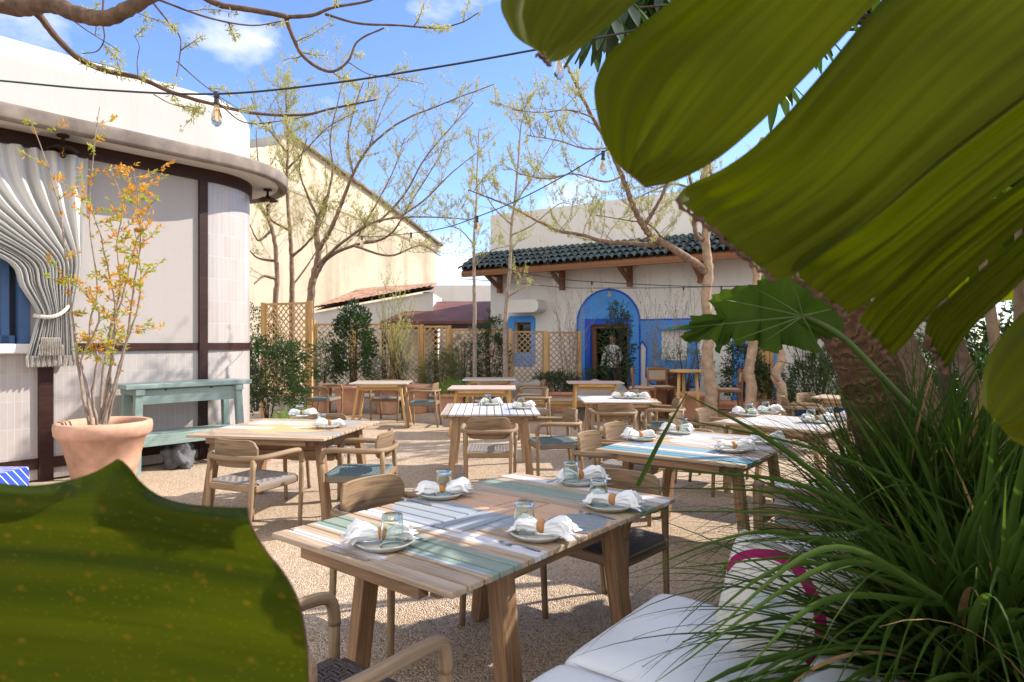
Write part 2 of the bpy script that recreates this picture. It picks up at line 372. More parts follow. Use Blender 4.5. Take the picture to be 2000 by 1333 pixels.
FL = simple('fallen_leaf', (.36, .27, .10), .8, .4, 60, .1)
g = MB(); rs = random.Random(11)
for k in range(420):
    Y = rs.uniform(2.7, 12); px = rs.uniform(420, 1500); x = (px - CX) * Y / F; a = rs.random() * 6.28; l = rs.uniform(.015, .04); z = .018 * (noise.noise(Vector((x * 1.3, Y * 1.3, 0))) + .6 * noise.noise(Vector((x * 3.7, Y * 3.7, 4)))) + .006
    d = Vector((math.cos(a), math.sin(a), 0)); s_ = Vector((-d.y, d.x, 0)); p = Vector((x, Y, z)); g.quad([p, p + d * l * .5 + s_ * l * .22 + Vector((0, 0, .004)), p + d * l, p + d * l * .5 - s_ * l * .22 + Vector((0, 0, .003))])
tag(g.build('fallen_leaves', FL, fix=False), 'dry fallen leaves scattered over the gravel', 'leaves', kind='stuff')

# ================================================================ LEFT BUILDING (curved white pavilion)
A0 = Vector((-5.48, 7.07, 0)); UA = Vector((.638, .770, 0)).normalized(); NA = Vector((UA.y, -UA.x, 0))
P0 = A0 + UA * 2.27; RC = .95; CA = P0 - NA * RC
def wallA(s, off, z):
    """path of the pavilion wall: straight, then round the corner, then straight back"""
    if s <= 2.27: p = A0 + UA * s + NA * off
    else:
        a = (s - 2.27) / RC
        if a <= math.pi * .95:
            d = NA * math.cos(a) + UA * math.sin(a); p = CA + d * (RC + off)
        else:
            am = math.pi * .95; d = NA * math.cos(am) + UA * math.sin(am); tt = -NA * math.sin(am) + UA * math.cos(am); p = CA + d * (RC + off) + tt * (s - 2.27 - am * RC)
    return Vector((p.x, p.y, z))
def sA(px, off=0):
    a = (px - CX) / F; p = A0 + NA * off; return (p.y * a - p.x) / (UA.x - UA.y * a)
def zA(px, py, off=0):
    p = A0 + NA * off + UA * sA(px, off); return H - (py - CY) * p.y / F
SS = [-4.5 + .25 * i for i in range(27)] + [2.27 + RC * math.pi * .95 * i / 26 for i in range(27)] + [2.27 + RC * math.pi * .95 + .5 * i for i in range(1, 9)]
SS = sorted(set(round(s, 4) for s in SS))
def stripA(mb, s0, s1, o0, o1, z0, z1, mi=0):
    """solid band following the wall between s0..s1, offsets o0..o1, heights z0..z1"""
    ss = [s0] + [s for s in SS if s0 + 1e-3 < s < s1 - 1e-3] + [s1]
    for a, b in zip(ss, ss[1:]):
        for (oa, za, ob, zb) in ((o1, z0, o1, z1), (o1, z1, o0, z1), (o0, z1, o0, z0), (o0, z0, o1, z0)):
            mb.quad([wallA(a, oa, za), wallA(b, oa, za), wallA(b, ob, zb), wallA(a, ob, zb)], [(a, za + oa), (b, za + oa), (b, zb + ob), (a, zb + ob)], mi)
    for s in (s0, s1): mb.quad([wallA(s, o0, z0), wallA(s, o1, z0), wallA(s, o1, z1), wallA(s, o0, z1)], [(0, z0), (.02, z0), (.02, z1), (0, z1)], mi)
pav = thing('pavilion', 'white pavilion with rounded corner, grey concrete eave and dark wood bands, at left', 'building', (0, 0, 0))
SE = SS[-1]; sp1, sp2 = sA(395), sA(92); sw = sA(58)
m = MB(); stripA(m, sw, sp1 + .06, -.25, 0, 1.48, 3.84); stripA(m, -4.5, sw, -.25, 0, 2.9, 3.84); stripA(m, -4.5, -2.3, -.25, 0, 1.4, 2.9)
m.build('wall', STUCCOW, pav, smooth=False)
m = MB(); stripA(m, -4.5, sp1 + .06, -.25, 0, .02, 1.47); stripA(m, sp1 + .06, SE, -.25, 0, .02, 3.84)
m.build('tile_cladding', TILE, pav, smooth=False)
m = MB(); prof = [(0, 3.8), (0, 4.60)] + [(-.28 + .28 * math.cos(R(a)), 4.635 + .28 * math.sin(R(a))) for a in range(0, 91, 10)] + [(-.9, 4.93)]
Gd = [[wallA(s, o, z) for (o, z) in prof] for s in SS]; m.grid(Gd)
m.build('parapet', PARAP, pav, smooth=True)
m = MB(); stripA(m, -4.5, SE, -.9, .40, 3.84, 3.97); m.build('soffit', SOFF, pav)
m = MB(); prof = [(.38, 3.842), (.43, 3.835), (.445, 3.805), (.50, 3.80), (.53, 3.815), (.536, 3.84), (.54, 3.945), (.53, 3.972), (.50, 3.982), (.0, 3.995)]
m.grid([[wallA(s, o, z) for (o, z) in prof] for s in SS]); m.build('eave', CONC, pav, smooth=True)
m = MB(); stripA(m, -4.5, SE, .001, .035, 3.68, 3.838); m.build('beam', WOODD, pav)
m = MB(); stripA(m, sp2 - .02, 5.3, .002, .028, 1.44, 1.535); m.build('rail', WOODD, pav)
m = MB(); stripA(m, -4.5, SE, .002, .03, .14, .26); m.build('base_band', WOODD, pav)
m = MB(); stripA(m, sp1 - .055, sp1 + .055, .001, .045, .0, 3.68); m.build('post', WOODD, pav)
m = MB(); stripA(m, sp2 - .09, sp2 + .05, .001, .045, .0, 1.44); m.build('post', WOODD, pav)
m = MB(); stripA(m, -2.3, sw + .02, -.22, .09, 1.42, 1.53); m.build('window_sill', STUCCO, pav, bevel=.02, seg=3)
win = MB(); stripA(win, -2.3, sw, -.20, -.16, 1.535, 2.9, 0); winp = win.build('window', PANE, pav)
m = MB(); stripA(m, sw - .10, sw - .001, -.155, .012, 1.535, 2.9); stripA(m, sw - .24, sw - .17, -.155, -.06, 1.54, 2.9); stripA(m, -2.3, sw - .12, -.155, -.06, 1.54, 1.62); m.build('frame', BLUEF, winp)
# crack and patch stains on the eave are in its concrete; curtain:
def curtain():
    t = NT('striped_curtain_cloth', .9, .1); uv = t.n('TexCoord').outputs['UV']; sx = t.n('SeparateXYZ'); t.l(uv, sx.inputs[0])
    w = t.math('SINE', t.math('MULTIPLY', sx.outputs[1], 210)); n = t.noise(t.co('UV', (3, 9, 1)), 3, 2)
    f = t.math('GREATER_THAN', w, .15); t.base(t.mix(t.math('MULTIPLY', f, .42), (.78, .77, .75), (.40, .43, .46))); t.trans((.6, .6, .58), .25)
    mb = MB(); rows = []; nz_, ns = 44, 260; rs = random.Random(5)
    ctl = [(3.66, -2.4, sA(170, .1)), (3.35, -2.2, sA(169, .1)), (3.05, -1.6, sA(167, .1)), (2.75, -.7, sA(164, .1)), (2.48, sA(8, .1), sA(160, .1)), (2.2, sA(38, .1), sA(152, .1)), (1.95, sA(66, .1), sA(141, .1)), (1.85, sA(72, .1), sA(139, .1)), (1.75, sA(68, .1), sA(142, .1)), (1.55, sA(58, .1), sA(146, .1)), (1.36, sA(48, .1), sA(150, .1))]
    for i in range(nz_ + 1):
        q = i / nz_ * (len(ctl) - 1); c = cat(ctl, nz_ + 1)[i]; z, a, b = c
        row = []
        for j in range(ns + 1):
            v = j / ns; s = a + (b - a) * v; wd = abs(b - a)
            amp = .045 + .03 * min(1, 1.2 / (wd + .3)) ; ph = 2 * math.pi * v * 17
            o = .13 + amp * math.sin(ph + 2.6 * noise.noise(Vector((v * 9, z * .35, 0)))) * (.75 + .6 * noise.noise(Vector((v * 14, z * .6, 5)))) + .035 * noise.noise(Vector((v * 22, z * 1.3, 9)))
            zz = z
            if i == nz_: zz = z + .02 * math.sin(v * 400)
            # the left part hangs slack and falls below the tie
            sag = .12 * math.exp(-((z - 2.45) / .5) ** 2) * (1 - v)
            row.append(wallA(s, o, zz - sag * .5))
        rows.append(row)
    mb.grid(rows); root = thing('curtain', 'grey and white striped curtain tied back beside the blue window', 'curtain', (0, 0, 0))
    mb.build('cloth', t.m, root, smooth=True, fix=False)
    fr = MB()
    for k in range(3):
        z0 = (1.40, 1.52, 1.60)[k]; s0, s1 = ((sA(47, .1), sA(148, .1)), (sA(70, .1), sA(118, .1)), (sA(74, .1), sA(112, .1)))[k]
        rr = []
        for j in range(361):
            v = j / 360; s = s0 + (s1 - s0) * v; o = .16 + .02 * math.sin(v * 60) + .045 * (k > 0)
            rr.append([wallA(s, o, z0), wallA(s, o + .006 + .005 * math.sin(j * 1.7), z0 - .06), wallA(s, o + .01 + .004 * math.sin(j * 2.9), z0 - .12 + .022 * noise.noise(Vector((v * 60, k, 0))) + .006 * math.sin(j * 2.4))])
        fr.grid(rr)
    fr.build('fringe', simple('cream_fringe', (.70, .66, .60), .95, .1, 60, .6, bd=.004), root, smooth=True, fix=False)
    tb = MB(); a, b = sA(70, .2), sA(141, .2)
    for ph in (0, math.pi):
        pts = []
        for j in range(61):
            v = j / 60; s = a + (b - a) * v; o = .14 + .10 * math.sin(v * math.pi); pts.append(wallA(s, o + .011 * math.cos(v * 45 + ph), 1.84 + .14 * v * v - .04 * math.sin(v * 3.1) + .011 * math.sin(v * 45 + ph)))
        tb.tube(pts, .014, 6)
    tb.build('tieback', CREAM, root, smooth=True)
    m = MB(); m.tube([wallA(s, .12, 3.665) for s in (-2.5, -1, sA(172, .1))], .012, 8); m.build('rod', BLACK, root)
curtain()
def lamp_at(p, label):
    r = thing('ceiling_lamp', label, 'lamp', p, 0, 'dark shaded lamps under the pavilion eave')
    m = MB(); m.lathe([(0, 0), (.06, 0), (.06, -.02), (.018, -.03), (.018, -.09), (.03, -.10), (.03, -.14), (0, -.14)], 20); m.build('mount', BRONZE, r, smooth=True)
    m = MB(); m.lathe([(.03, -.115), (.09, -.13), (.15, -.165), (.152, -.17), (.09, -.138), (.03, -.122)], 32); m.build('shade', BRONZE, r, smooth=True)
    m = MB(); m.lathe([(.013, -.14), (.02, -.16), (.032, -.20), (.03, -.235), (.015, -.255), (0, -.26)], 16); m.build('bulb', BULB, r, smooth=True)
    m = MB(); m.tube([(0, 0, -.14), (.008, 0, -.17), (-.008, 0, -.2), (.004, 0, -.23)], .004, 5); m.build('filament', FILA, r)
lamp_at(wallA(sA(123, .25), .25, 3.838), 'bronze lamp with flat round shade above the striped curtain')
lamp_at(wallA(2.27 + RC * 1.12, .25, 3.838), 'bronze lamp with flat round shade under the rounded corner of the eave')

# sea green console table
def rotz(v): return Matrix.Rotation(v, 3, 'Z')
angA = math.atan2(UA.y, UA.x)
cs = thing('console_table', 'sea green painted wooden console table against the pink-white wall', 'console table', (A0 + UA * sA(372, .5) + NA * .34), angA)
m = MB(); m.box((0, 0, 1.03), (1.52, .48, .055)); m.build('top', GREENP, cs, bevel=.008)
m = MB(); m.box((0, -.16, .90), (1.2, .03, .17)); m.box((0, .19, .90), (1.2, .03, .17)); m.build('apron', GREENP, cs, bevel=.004)
for sx in (-1, 1):
    for sy in (-1, 1):
        m = MB(); m.bar((sx * .60, sy * .17, 1.0), (sx * .64, sy * .20, 0), .085, .075, up=(0, 1, 0)); m.build('leg', GREENP, cs, bevel=.006)
    m = MB(); m.box((sx * .63, 0, .30), (.05, .34, .07)); m.build('side_rail', GREENP, cs, bevel=.004); m = MB(); m.box((sx * .60, 0, .965), (.10, .46, .07)); m.build('top_rail', GREENP, cs, bevel=.004)
m = MB(); m.box((0, 0, .44), (1.24, .40, .035)); m.box((0, -.205, .39), (1.22, .03, .13)); m.build('shelf', GREENP, cs, bevel=.005)
for sx in (-.3, .25): m = MB(); m.lathe([(0, 0), (.014, 0), (.014, -.014), (0, -.014)], 12, (sx, -.18, .985)); m.build('notch', BLACK, cs)
# stone speaker
m = MB(); G = []
for i in range(25):
    a = math.pi * i / 24; row = []
    for j in range(41):
        b = 2 * math.pi * j / 40; p = Vector((math.sin(a) * math.cos(b) * .17, math.sin(a) * math.sin(b) * .14, math.cos(a) * .17)); p = Vector((math.copysign(abs(p.x / .17) ** .6, p.x) * .15, math.copysign(abs(p.y / .14) ** .6, p.y) * .12, math.copysign(abs(p.z / .17) ** .7, p.z) * .17)); p *= 1 + .5 * noise.noise(p * 8 + Vector((3, 1, 0))) + .2 * noise.noise(p * 22); p.z = max(-.13, p.z); row.append(p)
    G.append(row)
m.grid(G); m.v = [(x * (1.0 if z > 0 else 1.12), y, z) for x, y, z in m.v]; tag(m.build('rock_speaker', ROCK, smooth=True, loc=gnd(342, 918) + Vector((0, .1, .13))), 'grey artificial rock on the gravel under the sea green console table', 'rock')
# blue tiled box and pale stool top at the far left
def bluetile():
    t = NT('blue_glazed_tile', .2, .5); b = t.n('TexBrick'); t.l(t.co('UV'), b.inputs['Vector']); b.inputs['Color1'].default_value = (.02, .06, .42, 1); b.inputs['Color2'].default_value = (.03, .10, .50, 1); b.inputs['Mortar'].default_value = (.7, .72, .76, 1); b.inputs['Scale'].default_value = 1; b.inputs['Brick Width'].default_value = .16; b.inputs['Row Height'].default_value = .08; b.inputs['Mortar Size'].default_value = .006; t.base(b.outputs[0]); return t.m
p = at(-62, 925, 5.6); m = MB(); m.box((p.x, p.y + .1, p.z - .2), (.58, .42, .40)); tag(m.build('tiled_box', bluetile(), bevel=.004), 'cobalt blue tiled box with white joints at the foot of the pavilion wall', 'box')

# terracotta pot with orange leaved shrub
def pot(name, label, loc, rt, rb, h, mat, group=None, rim=.09, cat_='flower pot'):
    r = thing(name, label, cat_, loc, 0, group)
    k = rt; prof = [(0, .0), (rb, 0), (rb + .01, .02), (rb + (rt * .86 - rb) * .5, h * .42), (rt * .86, h - rim), (rt * .86, h - rim), (rt * .90, h - rim * .95), (rt * .98, h - rim * .75), (rt, h - rim * .35), (rt * .985, h - .01), (rt * .93, h), (rt * .84, h - .01), (rt * .80, h - .06), (rt * .78, h - .12)]
    m = MB(); m.lathe(prof, 56); m.build('body', mat, r, smooth=True)
    m = MB(); m.lathe([(rt * .80, h - .10), (rt * .4, h - .085), (0, h - .08)], 28); m.build('soil', SOIL, r, smooth=True)
    return r
pp = Vector((-4.2, 6.8, 0))
bigpot = pot('terracotta_pot', 'largest terracotta pot, round rimmed, at the white pavilion wall under an orange leaved shrub', pp, .445, .25, .74, TERRAP, rim=.17)

# ---------------------------------------------------------------- foliage tools
def leaf(mb, p, d, l, w, up=None, mi=0, fold=.25):
    """one small pointed leaf: two quads folded along the midrib"""
    d = d.normalized(); s = d.cross(up or Vector((rnd(-1, 1), rnd(-1, 1), rnd(-.3, 1))))
    if s.length < 1e-4: s = d.orthogonal()
    s = s.normalized(); n = s.cross(d); a = p; b = p + d * l; m1 = p + d * l * .45 + s * w * .5 + n * w * fold; m2 = p + d * l * .45 - s * w * .5 + n * w * fold
    i = len(mb.v); mb.v += [tuple(a), tuple(m1), tuple(b), tuple(m2)]; mb.f.append((i, i + 1, i + 2)); mb.f.append((i, i + 2, i + 3)); mb.uv += [[(0, 0)] * 3] * 2; mb.m += [mi, mi]
def rdir(z0=-1, z1=1):
    z = rnd(z0, z1); a = rnd(0, 6.283); r = math.sqrt(max(0, 1 - z * z)); return Vector((r * math.cos(a), r * math.sin(a), z))
def twig(wb, p, d, ln, r, sites, depth=0, curl=.25, up=.15, kids=3, kl=.55, n=6):
    pts = [p.copy()]; d = d.normalized(); q = p.copy(); dd = d.copy()
    for i in range(n):
        dd = (dd + rdir() * curl + Vector((0, 0, up))).normalized(); q = q + dd * ln / n; pts.append(q.copy())
    wb.tube(pts, [max(.0015, r * (1 - .8 * i / n)) for i in range(n + 1)], 4 if r < .03 else 7, cap=False)
    if depth > 0:
        for k in range(kids):
            t = rnd(.25, .95); i = min(int(t * n), n - 1); b = pts[i].lerp(pts[i + 1], t * n - i); tan = (pts[i + 1] - pts[i]).normalized()
            nd = (tan * rnd(.5, 1) + rdir(-.3, 1) * rnd(.6, 1)).normalized()
            twig(wb, b, nd, ln * kl * rnd(.6, 1.2), r * .55 * (1 - .5 * t), sites, depth - 1, curl, up, kids, kl, max(3, n - 1))
    if depth <= 1:
        for i in range(1, len(pts)): sites.append((pts[i], (pts[i] - pts[i - 1]).normalized()))
        if depth == 0:
            for i in range(1, len(pts)): sites.append((pts[i].lerp(pts[i - 1], .5), (pts[i] - pts[i - 1]).normalized()))
def limb(wb, pts, r0, r1, n=None, seg=9, wob=0):
    n = n or max(8, len(pts) * 4); P = cat(pts, n)
    if wob:
        for i in range(1, n): P[i] = P[i] + rdir() * wob
    wb.tube(P, [(r0 + (r1 - r0) * (i / (n - 1)) ** .8) * (1 + .06 * math.sin(i * 2.1)) for i in range(n)], seg, cap=False); return P

def shrub(name, label, loc, rx, ry, h, mat, nl, ll, lw, stems=9, cat_='shrub', group=None, z0=.0, bark=BARKD, parent=None, dens=1.6, tagit=True):
    r = thing(name, label, cat_, loc, 0, group); wb = MB(); lb = MB(); tips = []
    for k in range(stems):
        a = rnd(0, 6.28); q = rnd(.3, 1) ; e = Vector((math.cos(a) * rx * q * .8, math.sin(a) * ry * q * .8, z0 + (h - z0) * rnd(.6, .97)))
        P = limb(wb, [(e.x * .1, e.y * .1, z0), (e.x * .35, e.y * .35, z0 + (e.z - z0) * .45), tuple(e)], .012, .003, 8, 5, .02); tips += P[2:]
    cl = []
    for k in range(int(nl / 14)):
        d = rdir(-.75, 1); rr = rnd(.3, 1) ** .45; bump = 1 + .28 * noise.noise(d * 2.3 + Vector(loc))
        c = Vector((d.x * rx * rr * bump, d.y * ry * rr * bump, z0 + (h - z0) * (.52 + .47 * d.z * rr * bump)))
        out_ = Vector((d.x, d.y, d.z * .5 + .5)).normalized()
        for j in range(14):
            dd = (out_ + rdir() * .9).normalized(); leaf(lb, c + rdir() * ll * .9 + dd * ll * .2, dd, ll * rnd(.7, 1.2), lw * rnd(.8, 1.2), fold=.2)
        if k % 5 == 0 and tips: wb.tube([min(random.sample(tips, min(6, len(tips))), key=lambda t: (t - c).length), c], [.004, .002], 4, cap=False)
    wb.build('stem', bark, r, smooth=True, fix=False); lb.build('foliage', mat, r, fix=False); return r

def pot_shrub():
    r = thing('potted_shrub', 'tall thin shrub with orange and yellow young leaves rising from the largest terracotta pot', 'shrub', (0, 0, 0)); wb = MB(); lo = MB(); sites = []
    Y = 6.8
    st = [[(175, 830), (160, 760), (150, 690), (140, 600), (120, 430), (95, 330), (62, 240)], [(190, 830), (180, 770), (190, 700), (175, 640), (190, 560), (175, 430), (180, 320), (195, 210)],
          [(200, 828), (207, 760), (222, 680), (225, 600), (210, 520), (190, 440), (165, 380)], [(208, 828), (230, 740), (250, 650), (262, 560), (275, 470), (270, 400), (262, 330)],
          [(205, 828), (215, 740), (225, 640), (245, 560), (258, 500), (285, 420), (305, 390)], [(196, 828), (200, 740), (215, 650), (235, 560), (228, 480), (240, 400), (215, 330)],
          [(200, 828), (225, 750), (240, 690), (270, 600), (275, 530), (262, 450)], [(180, 830), (168, 750), (160, 700), (195, 620), (150, 560), (110, 550), (90, 540)]]
    for k, s in enumerate(st):
        y0 = Y + rnd(-.1, .1); y1 = Y + rnd(-.45, .3); n = len(s)
        pts = [at(x, y, y0 + (y1 - y0) * i / (n - 1)) for i, (x, y) in enumerate(s)]
        P = limb(wb, pts, .018, .0035, 26, 6, .006)
        for i in range(7, 26):
            if rnd(0, 1) < .62:
                dd = (rdir(-.2, .8)); sub = []
                twig(wb, P[i], dd, rnd(.12, .42), .004, sub, 0, .25, .12, 0, .5, 4); sites += [s_ for s_ in sub if rnd(0, 1) < .7]
            if rnd(0, 1) < .5: sites.append((P[i], rdir(0, 1)))
    for (p, d) in sites:
        mi = 0 if p.z > 2.1 + rnd(-.6, .6) else 1
        if rnd(0, 1) < .35: mi = 1 - mi
        for j in range(random.randint(3, 7)): leaf(lo, p + rdir() * .015, (d + rdir() * 1.1).normalized(), rnd(.035, .07), rnd(.014, .026), mi=mi)
    wb.build('stem', BARKG, r, smooth=True, fix=False); lo.build('foliage', [LF_OR, LF_YG], r, fix=False)
pot_shrub()

# ================================================================ RIGHT BUILDING (blue arch)
B0 = Vector((-.57, 17.6, 0)); UB = Vector((.833, -.553, 0)).normalized(); NB = Vector((UB.y, -UB.x, 0))     # NB faces the court
def sB(px, off=0):
    a = (px - CX) / F; p = B0 + NB * off; return (p.y * a - p.x) / (UB.x - UB.y * a)
def zB(px, py, off=0):
    p = B0 + NB * off + UB * sB(px, off); return H - (py - CY) * p.y / F
def wB(s, z, off): p = B0 + UB * s + NB * off; return Vector((p.x, p.y, z))
hb = thing('villa', 'white building with green tiled eave and blue painted arch doorway', 'building', (0, 0, 0))
TOP = 4.9; LB = 10.5
def rectB(m, s0, s1, z0, z1, o0, o1, mi=0):
    c = [(s0, z0), (s1, z0), (s1, z1), (s0, z1)]; m.prism(c, o0, o1, lambda x, y, h: wB(x, y, h), mi)
d0, d1, dz = sB(1153), sB(1228), zB(1190, 634); w0, w1, wz0, wz1 = sB(1005), sB(1037), zB(1020, 652), zB(1020, 630); wz0 -= .5
e0, e1, ez = sB(1473), sB(1511), zB(1490, 650) + .1
m = MB(); TK = -.3
for (a, b, z0, z1) in ((0, w0, 0, TOP), (w0, w1, wz1, TOP), (w0, w1, 0, wz0), (w1, d0, 0, TOP), (d0, d1, dz, TOP), (d1, e0, 0, TOP), (e0, e1, ez, TOP), (e1, LB, 0, TOP)): rectB(m, a, b, z0, z1, TK, 0)
for s in (0, LB): m.prism([(0, 0), (6, 0), (6, TOP), (0, TOP)], s - (.0 if s == 0 else .25), s + (.25 if s == 0 else 0), lambda x, y, h: wB(h, y, -x - .3))
rectB(m, 0, LB, 0, TOP, -6.3, -6.05)
m.build('wall', STUCCO, hb)
m = MB(); rectB(m, .25, LB - .25, 3.9, 4.05, -6.05, -.3); m.build('flat_roof', CONC, hb)
m = MB(); rectB(m, .25, LB - .25, 0, .02, -6.05, -.3); m.build('inner_floor', simple('dark_floor', (.12, .09, .07), .6, .1, 3, .1), hb)
# arch surround
def arch_pts(x0, x1, zb, zt, n=18):
    r = (x1 - x0) / 2; rz = r * .98; c = (x0 + x1) / 2; zs = zt - rz
    return [(x0, zb)] + [(c - r * math.cos(math.pi * k / n), zs + rz * math.sin(math.pi * k / n)) for k in range(n + 1)] + [(x1, zb)]
fB = lambda x, y, h: wB(x, y, h)
ax0, ax1, azt = sB(1128), sB(1250), zB(1190, 566)
m = MB(); outl = arch_pts(ax0, ax1, .25, azt); m.prism(outl[:], .001, .012, fB, holes=[[(d0, .2505), (d0, dz), (d1, dz), (d1, .2505)]]); m.build('arch_surround', BLUEL, hb)
def lineB(m, pts, w, off, closed=False):
    P = [wB(x, y, off) for x, y in pts]
    if closed: P.append(P[0])
    for a, b in zip(P, P[1:]):
        if (b - a).length > 1e-3: m.bar(a - (b - a).normalized() * w * .3, b + (b - a).normalized() * w * .3, w, .012, up=tuple(NB))
def rr(x0, x1, y0, y1, r, n=5):
    o = []
    for cx, cy, a0 in ((x1 - r, y1 - r, 0), (x0 + r, y1 - r, 90), (x0 + r, y0 + r, 180), (x1 - r, y0 + r, 270)):
        for k in range(n + 1): a = R(a0 + 90 * k / n); o.append((cx + r * math.cos(a), cy + r * math.sin(a)))
    return o
m = MB(); lineB(m, outl, .045, .014)
m.build('arch_outline', BLUED, hb)
rw = .14; m = MB(); rectB(m, d0 - rw, d0, .25, dz + rw, .013, .02); rectB(m, d1, d1 + .04, .25, dz + .02, .013, .02); rectB(m, d0, d1 + .04, dz + .0005, dz + rw, .013, .021)
rectB(m, d0 - .012, d0 + .003, .02, dz, -.28, .012); m.build('door_reveal', BLUED, hb)
dr = MB(); rectB(dr, d0 + .004, d0 + .09, .02, dz - .09, -.2, -.1); rectB(dr, d1 - .09, d1 - .001, .02, dz - .09, -.2, -.1); rectB(dr, d0 + .004, d1 - .001, dz - .09, dz - .001, -.2, -.099); dro = dr.build('door_frame', BEAM, hb)
# blue bay to the right of the arch with a white niche
bx0, bx1, bz1 = sB(1262), sB(1366), zB(1310, 624); bz0 = .55
n0, n1, nz0, nz1 = sB(1292), sB(1343), zB(1318, 704), zB(1318, 645)
m = MB(); m.prism([(ax1 + .02, bz1), (ax1 + .02, bz1 - .55), (bx0 - .08, bz1 - .50), (bx0 + .02, bz1 - .65), (bx0, bz0 + .2), (bx0 + .12, bz0 + .03), (bx0 + .3, bz0), (bx1, bz0), (bx1 - .03, bz1 - .9), (bx1 - .12, bz1)][::-1], .001, .012, fB, holes=[rr(n0, n1, nz0, nz1, .03)]); m.build('blue_panel', BLUEL, hb)
m = MB(); lineB(m, [(ax1 + .02, bz1), (bx1 - .12, bz1), (bx1 - .03, bz1 - .9), (bx1, bz0)], .035, .014); lineB(m, [(ax1 + .02, bz1 - .55), (bx0 - .08, bz1 - .50), (bx0 + .02, bz1 - .65), (bx0, bz0 + .2), (bx0 + .12, bz0 + .03), (bx0 + .3, bz0), (bx1, bz0)], .035, .014); m.build('panel_outline', BLUED, hb)
m = MB(); m.prism(rr(n0 - .02, n1 + .1, nz1 + .01, nz1 + .12, .05), .0125, .12, fB); m.build('niche_hood', BLUEL, hb, bevel=.02)
# left window with blue surround and rounded hood
q0, q1, qz = sB(992), sB(1046), zB(1018, 617)
m = MB(); m.prism(rr(q0, q1, .9, qz, .12), .001, .012, fB, holes=[[(w0, wz0), (w1, wz0), (w1, wz1), (w0, wz1)]]); m.build('blue_panel', BLUEL, hb)
wo = MB(); rectB(wo, w0, w1, wz0, wz1, -.22, -.2); wo = wo.build('window', PANE, hb); m = MB(); rectB(m, w0, w0 + .05, wz0, wz1, -.2, -.12); rectB(m, w1 - .05, w1, wz0, wz1, -.2, -.12); rectB(m, w0, w1, wz1 - .06, wz1, -.2, -.119); m.build('frame', BEAM, wo)
h0, h1, hz0, hz1 = sB(985, .4), sB(1052, .4), zB(1018, 611, .4), zB(1018, 586, .4)
m = MB(); m.prism(rr(h0, h1, hz0, hz1, (hz1 - hz0) * .48, 8), 0.002, .42, fB); m.build('window_hood', STUCCO, hb, bevel=.06, seg=4)
# second door, plinth
f0, f1, fz = sB(1430), sB(1526), ez + .45
m = MB(); m.prism(arch_pts(f0, f1, .25, fz)[:], .001, .012, fB, holes=[[(e0, .2505), (e0, ez), (e1, ez), (e1, .2505)]]); m.build('blue_panel', BLUEL, hb)
dd = MB()
for k in range(4): a = e0 + (e1 - e0) * k / 4; rectB(dd, a + .004, a + (e1 - e0) / 4 - .004, .03, ez, -.12, -.08)
dd = dd.build('door', WOODP, hb, bevel=.004)
m = MB(); m.tube([wB(e1 - .22, 1.0, -.07), wB(e1 - .22, 1.0, -.03), wB(e1 - .02, 1.0, -.03)], .014, 6); m.build('handle', BLACK, dd)
m = MB()
for a, b in ((0, d0 - rw), (d1 + .05, e0), (e1, LB)): rectB(m, a, b, 0, .25, .002, .02)
m.build('plinth', BLUED, hb)
# pent roof of green glazed tiles, with beam and brackets
OV, zE, zT = .85, 3.36, 3.86; r0, r1 = -.35, 9.0
def gtile():
    t = NT('green_glazed_roof_tile', .18, .6); cc = t.noise(t.co('Object', (2.2, 2.2, 5)), 1.6, 1); t.base(t.ramp(cc, [(.35, (.008, .016, .018)), (.5, (.012, .036, .036)), (.66, (.045, .085, .085))])); t.bump(t.noise(t.co('Object'), 25, 3), .25, .006); return t.m
GT = gtile(); gm = MB(); sp = .175; nrow = 4
slope = math.atan2(zT - zE, OV); cyl = [MB(), MB()]
k = 0; s = r0
while s < r1:
    for j in range(nrow):
        o0, o1 = OV * (1 - j / nrow) + .02, OV * (1 - (j + 1) / nrow) - .06; za, zb = zE + (zT - zE) * (j / nrow) + .055, zE + (zT - zE) * ((j + 1) / nrow) + .02 + .03
        jit = rnd(-.012, .012); G = []
        for (oo, zz, rad) in ((o0, za, .082), (o1, zb, .066)):
            G.append([wB(s + jit + rad * math.cos(math.pi * a / 8), zz + rad * .95 * math.sin(math.pi * a / 8), oo) for a in range(9)])
        for (oo, zz, rad) in ((o0, za, .068),): G.insert(0, [wB(s + jit + rad * math.cos(math.pi * a / 8), zz + rad * .95 * math.sin(math.pi * a / 8), oo) for a in range(9)])
        gm.grid(G)
        G = []
        for (oo, zz, rad) in ((o0 - .02, za + .015, .06), (o1, zb - .01, .06)):
            G.append([wB(s + sp / 2 + rad * math.cos(math.pi * (8 + a) / 8), zz + rad * math.sin(math.pi * (8 + a) / 8) * .7, oo) for a in range(9)])
        gm.grid(G)
    s += sp
gm.build('tile_roof', GT, hb, smooth=True, fix=False)
m = MB(); m.prism([(0.002, zT - .02), (OV - .04, zE + .0), (OV - .04, zE - .03), (.002, zT - .05)], r0, r1, lambda x, y, h: wB(h, y, x)); m.build('roof_boards', BEAM, hb)
m = MB(); m.prism([(OV - .14, zE - .14), (OV - .03, zE - .14), (OV - .03, zE - .031), (OV - .14, zE - .031)], r0, r1, lambda x, y, h: wB(h, y, x)); m.build('eave_beam', BEAM, hb, bevel=.006)
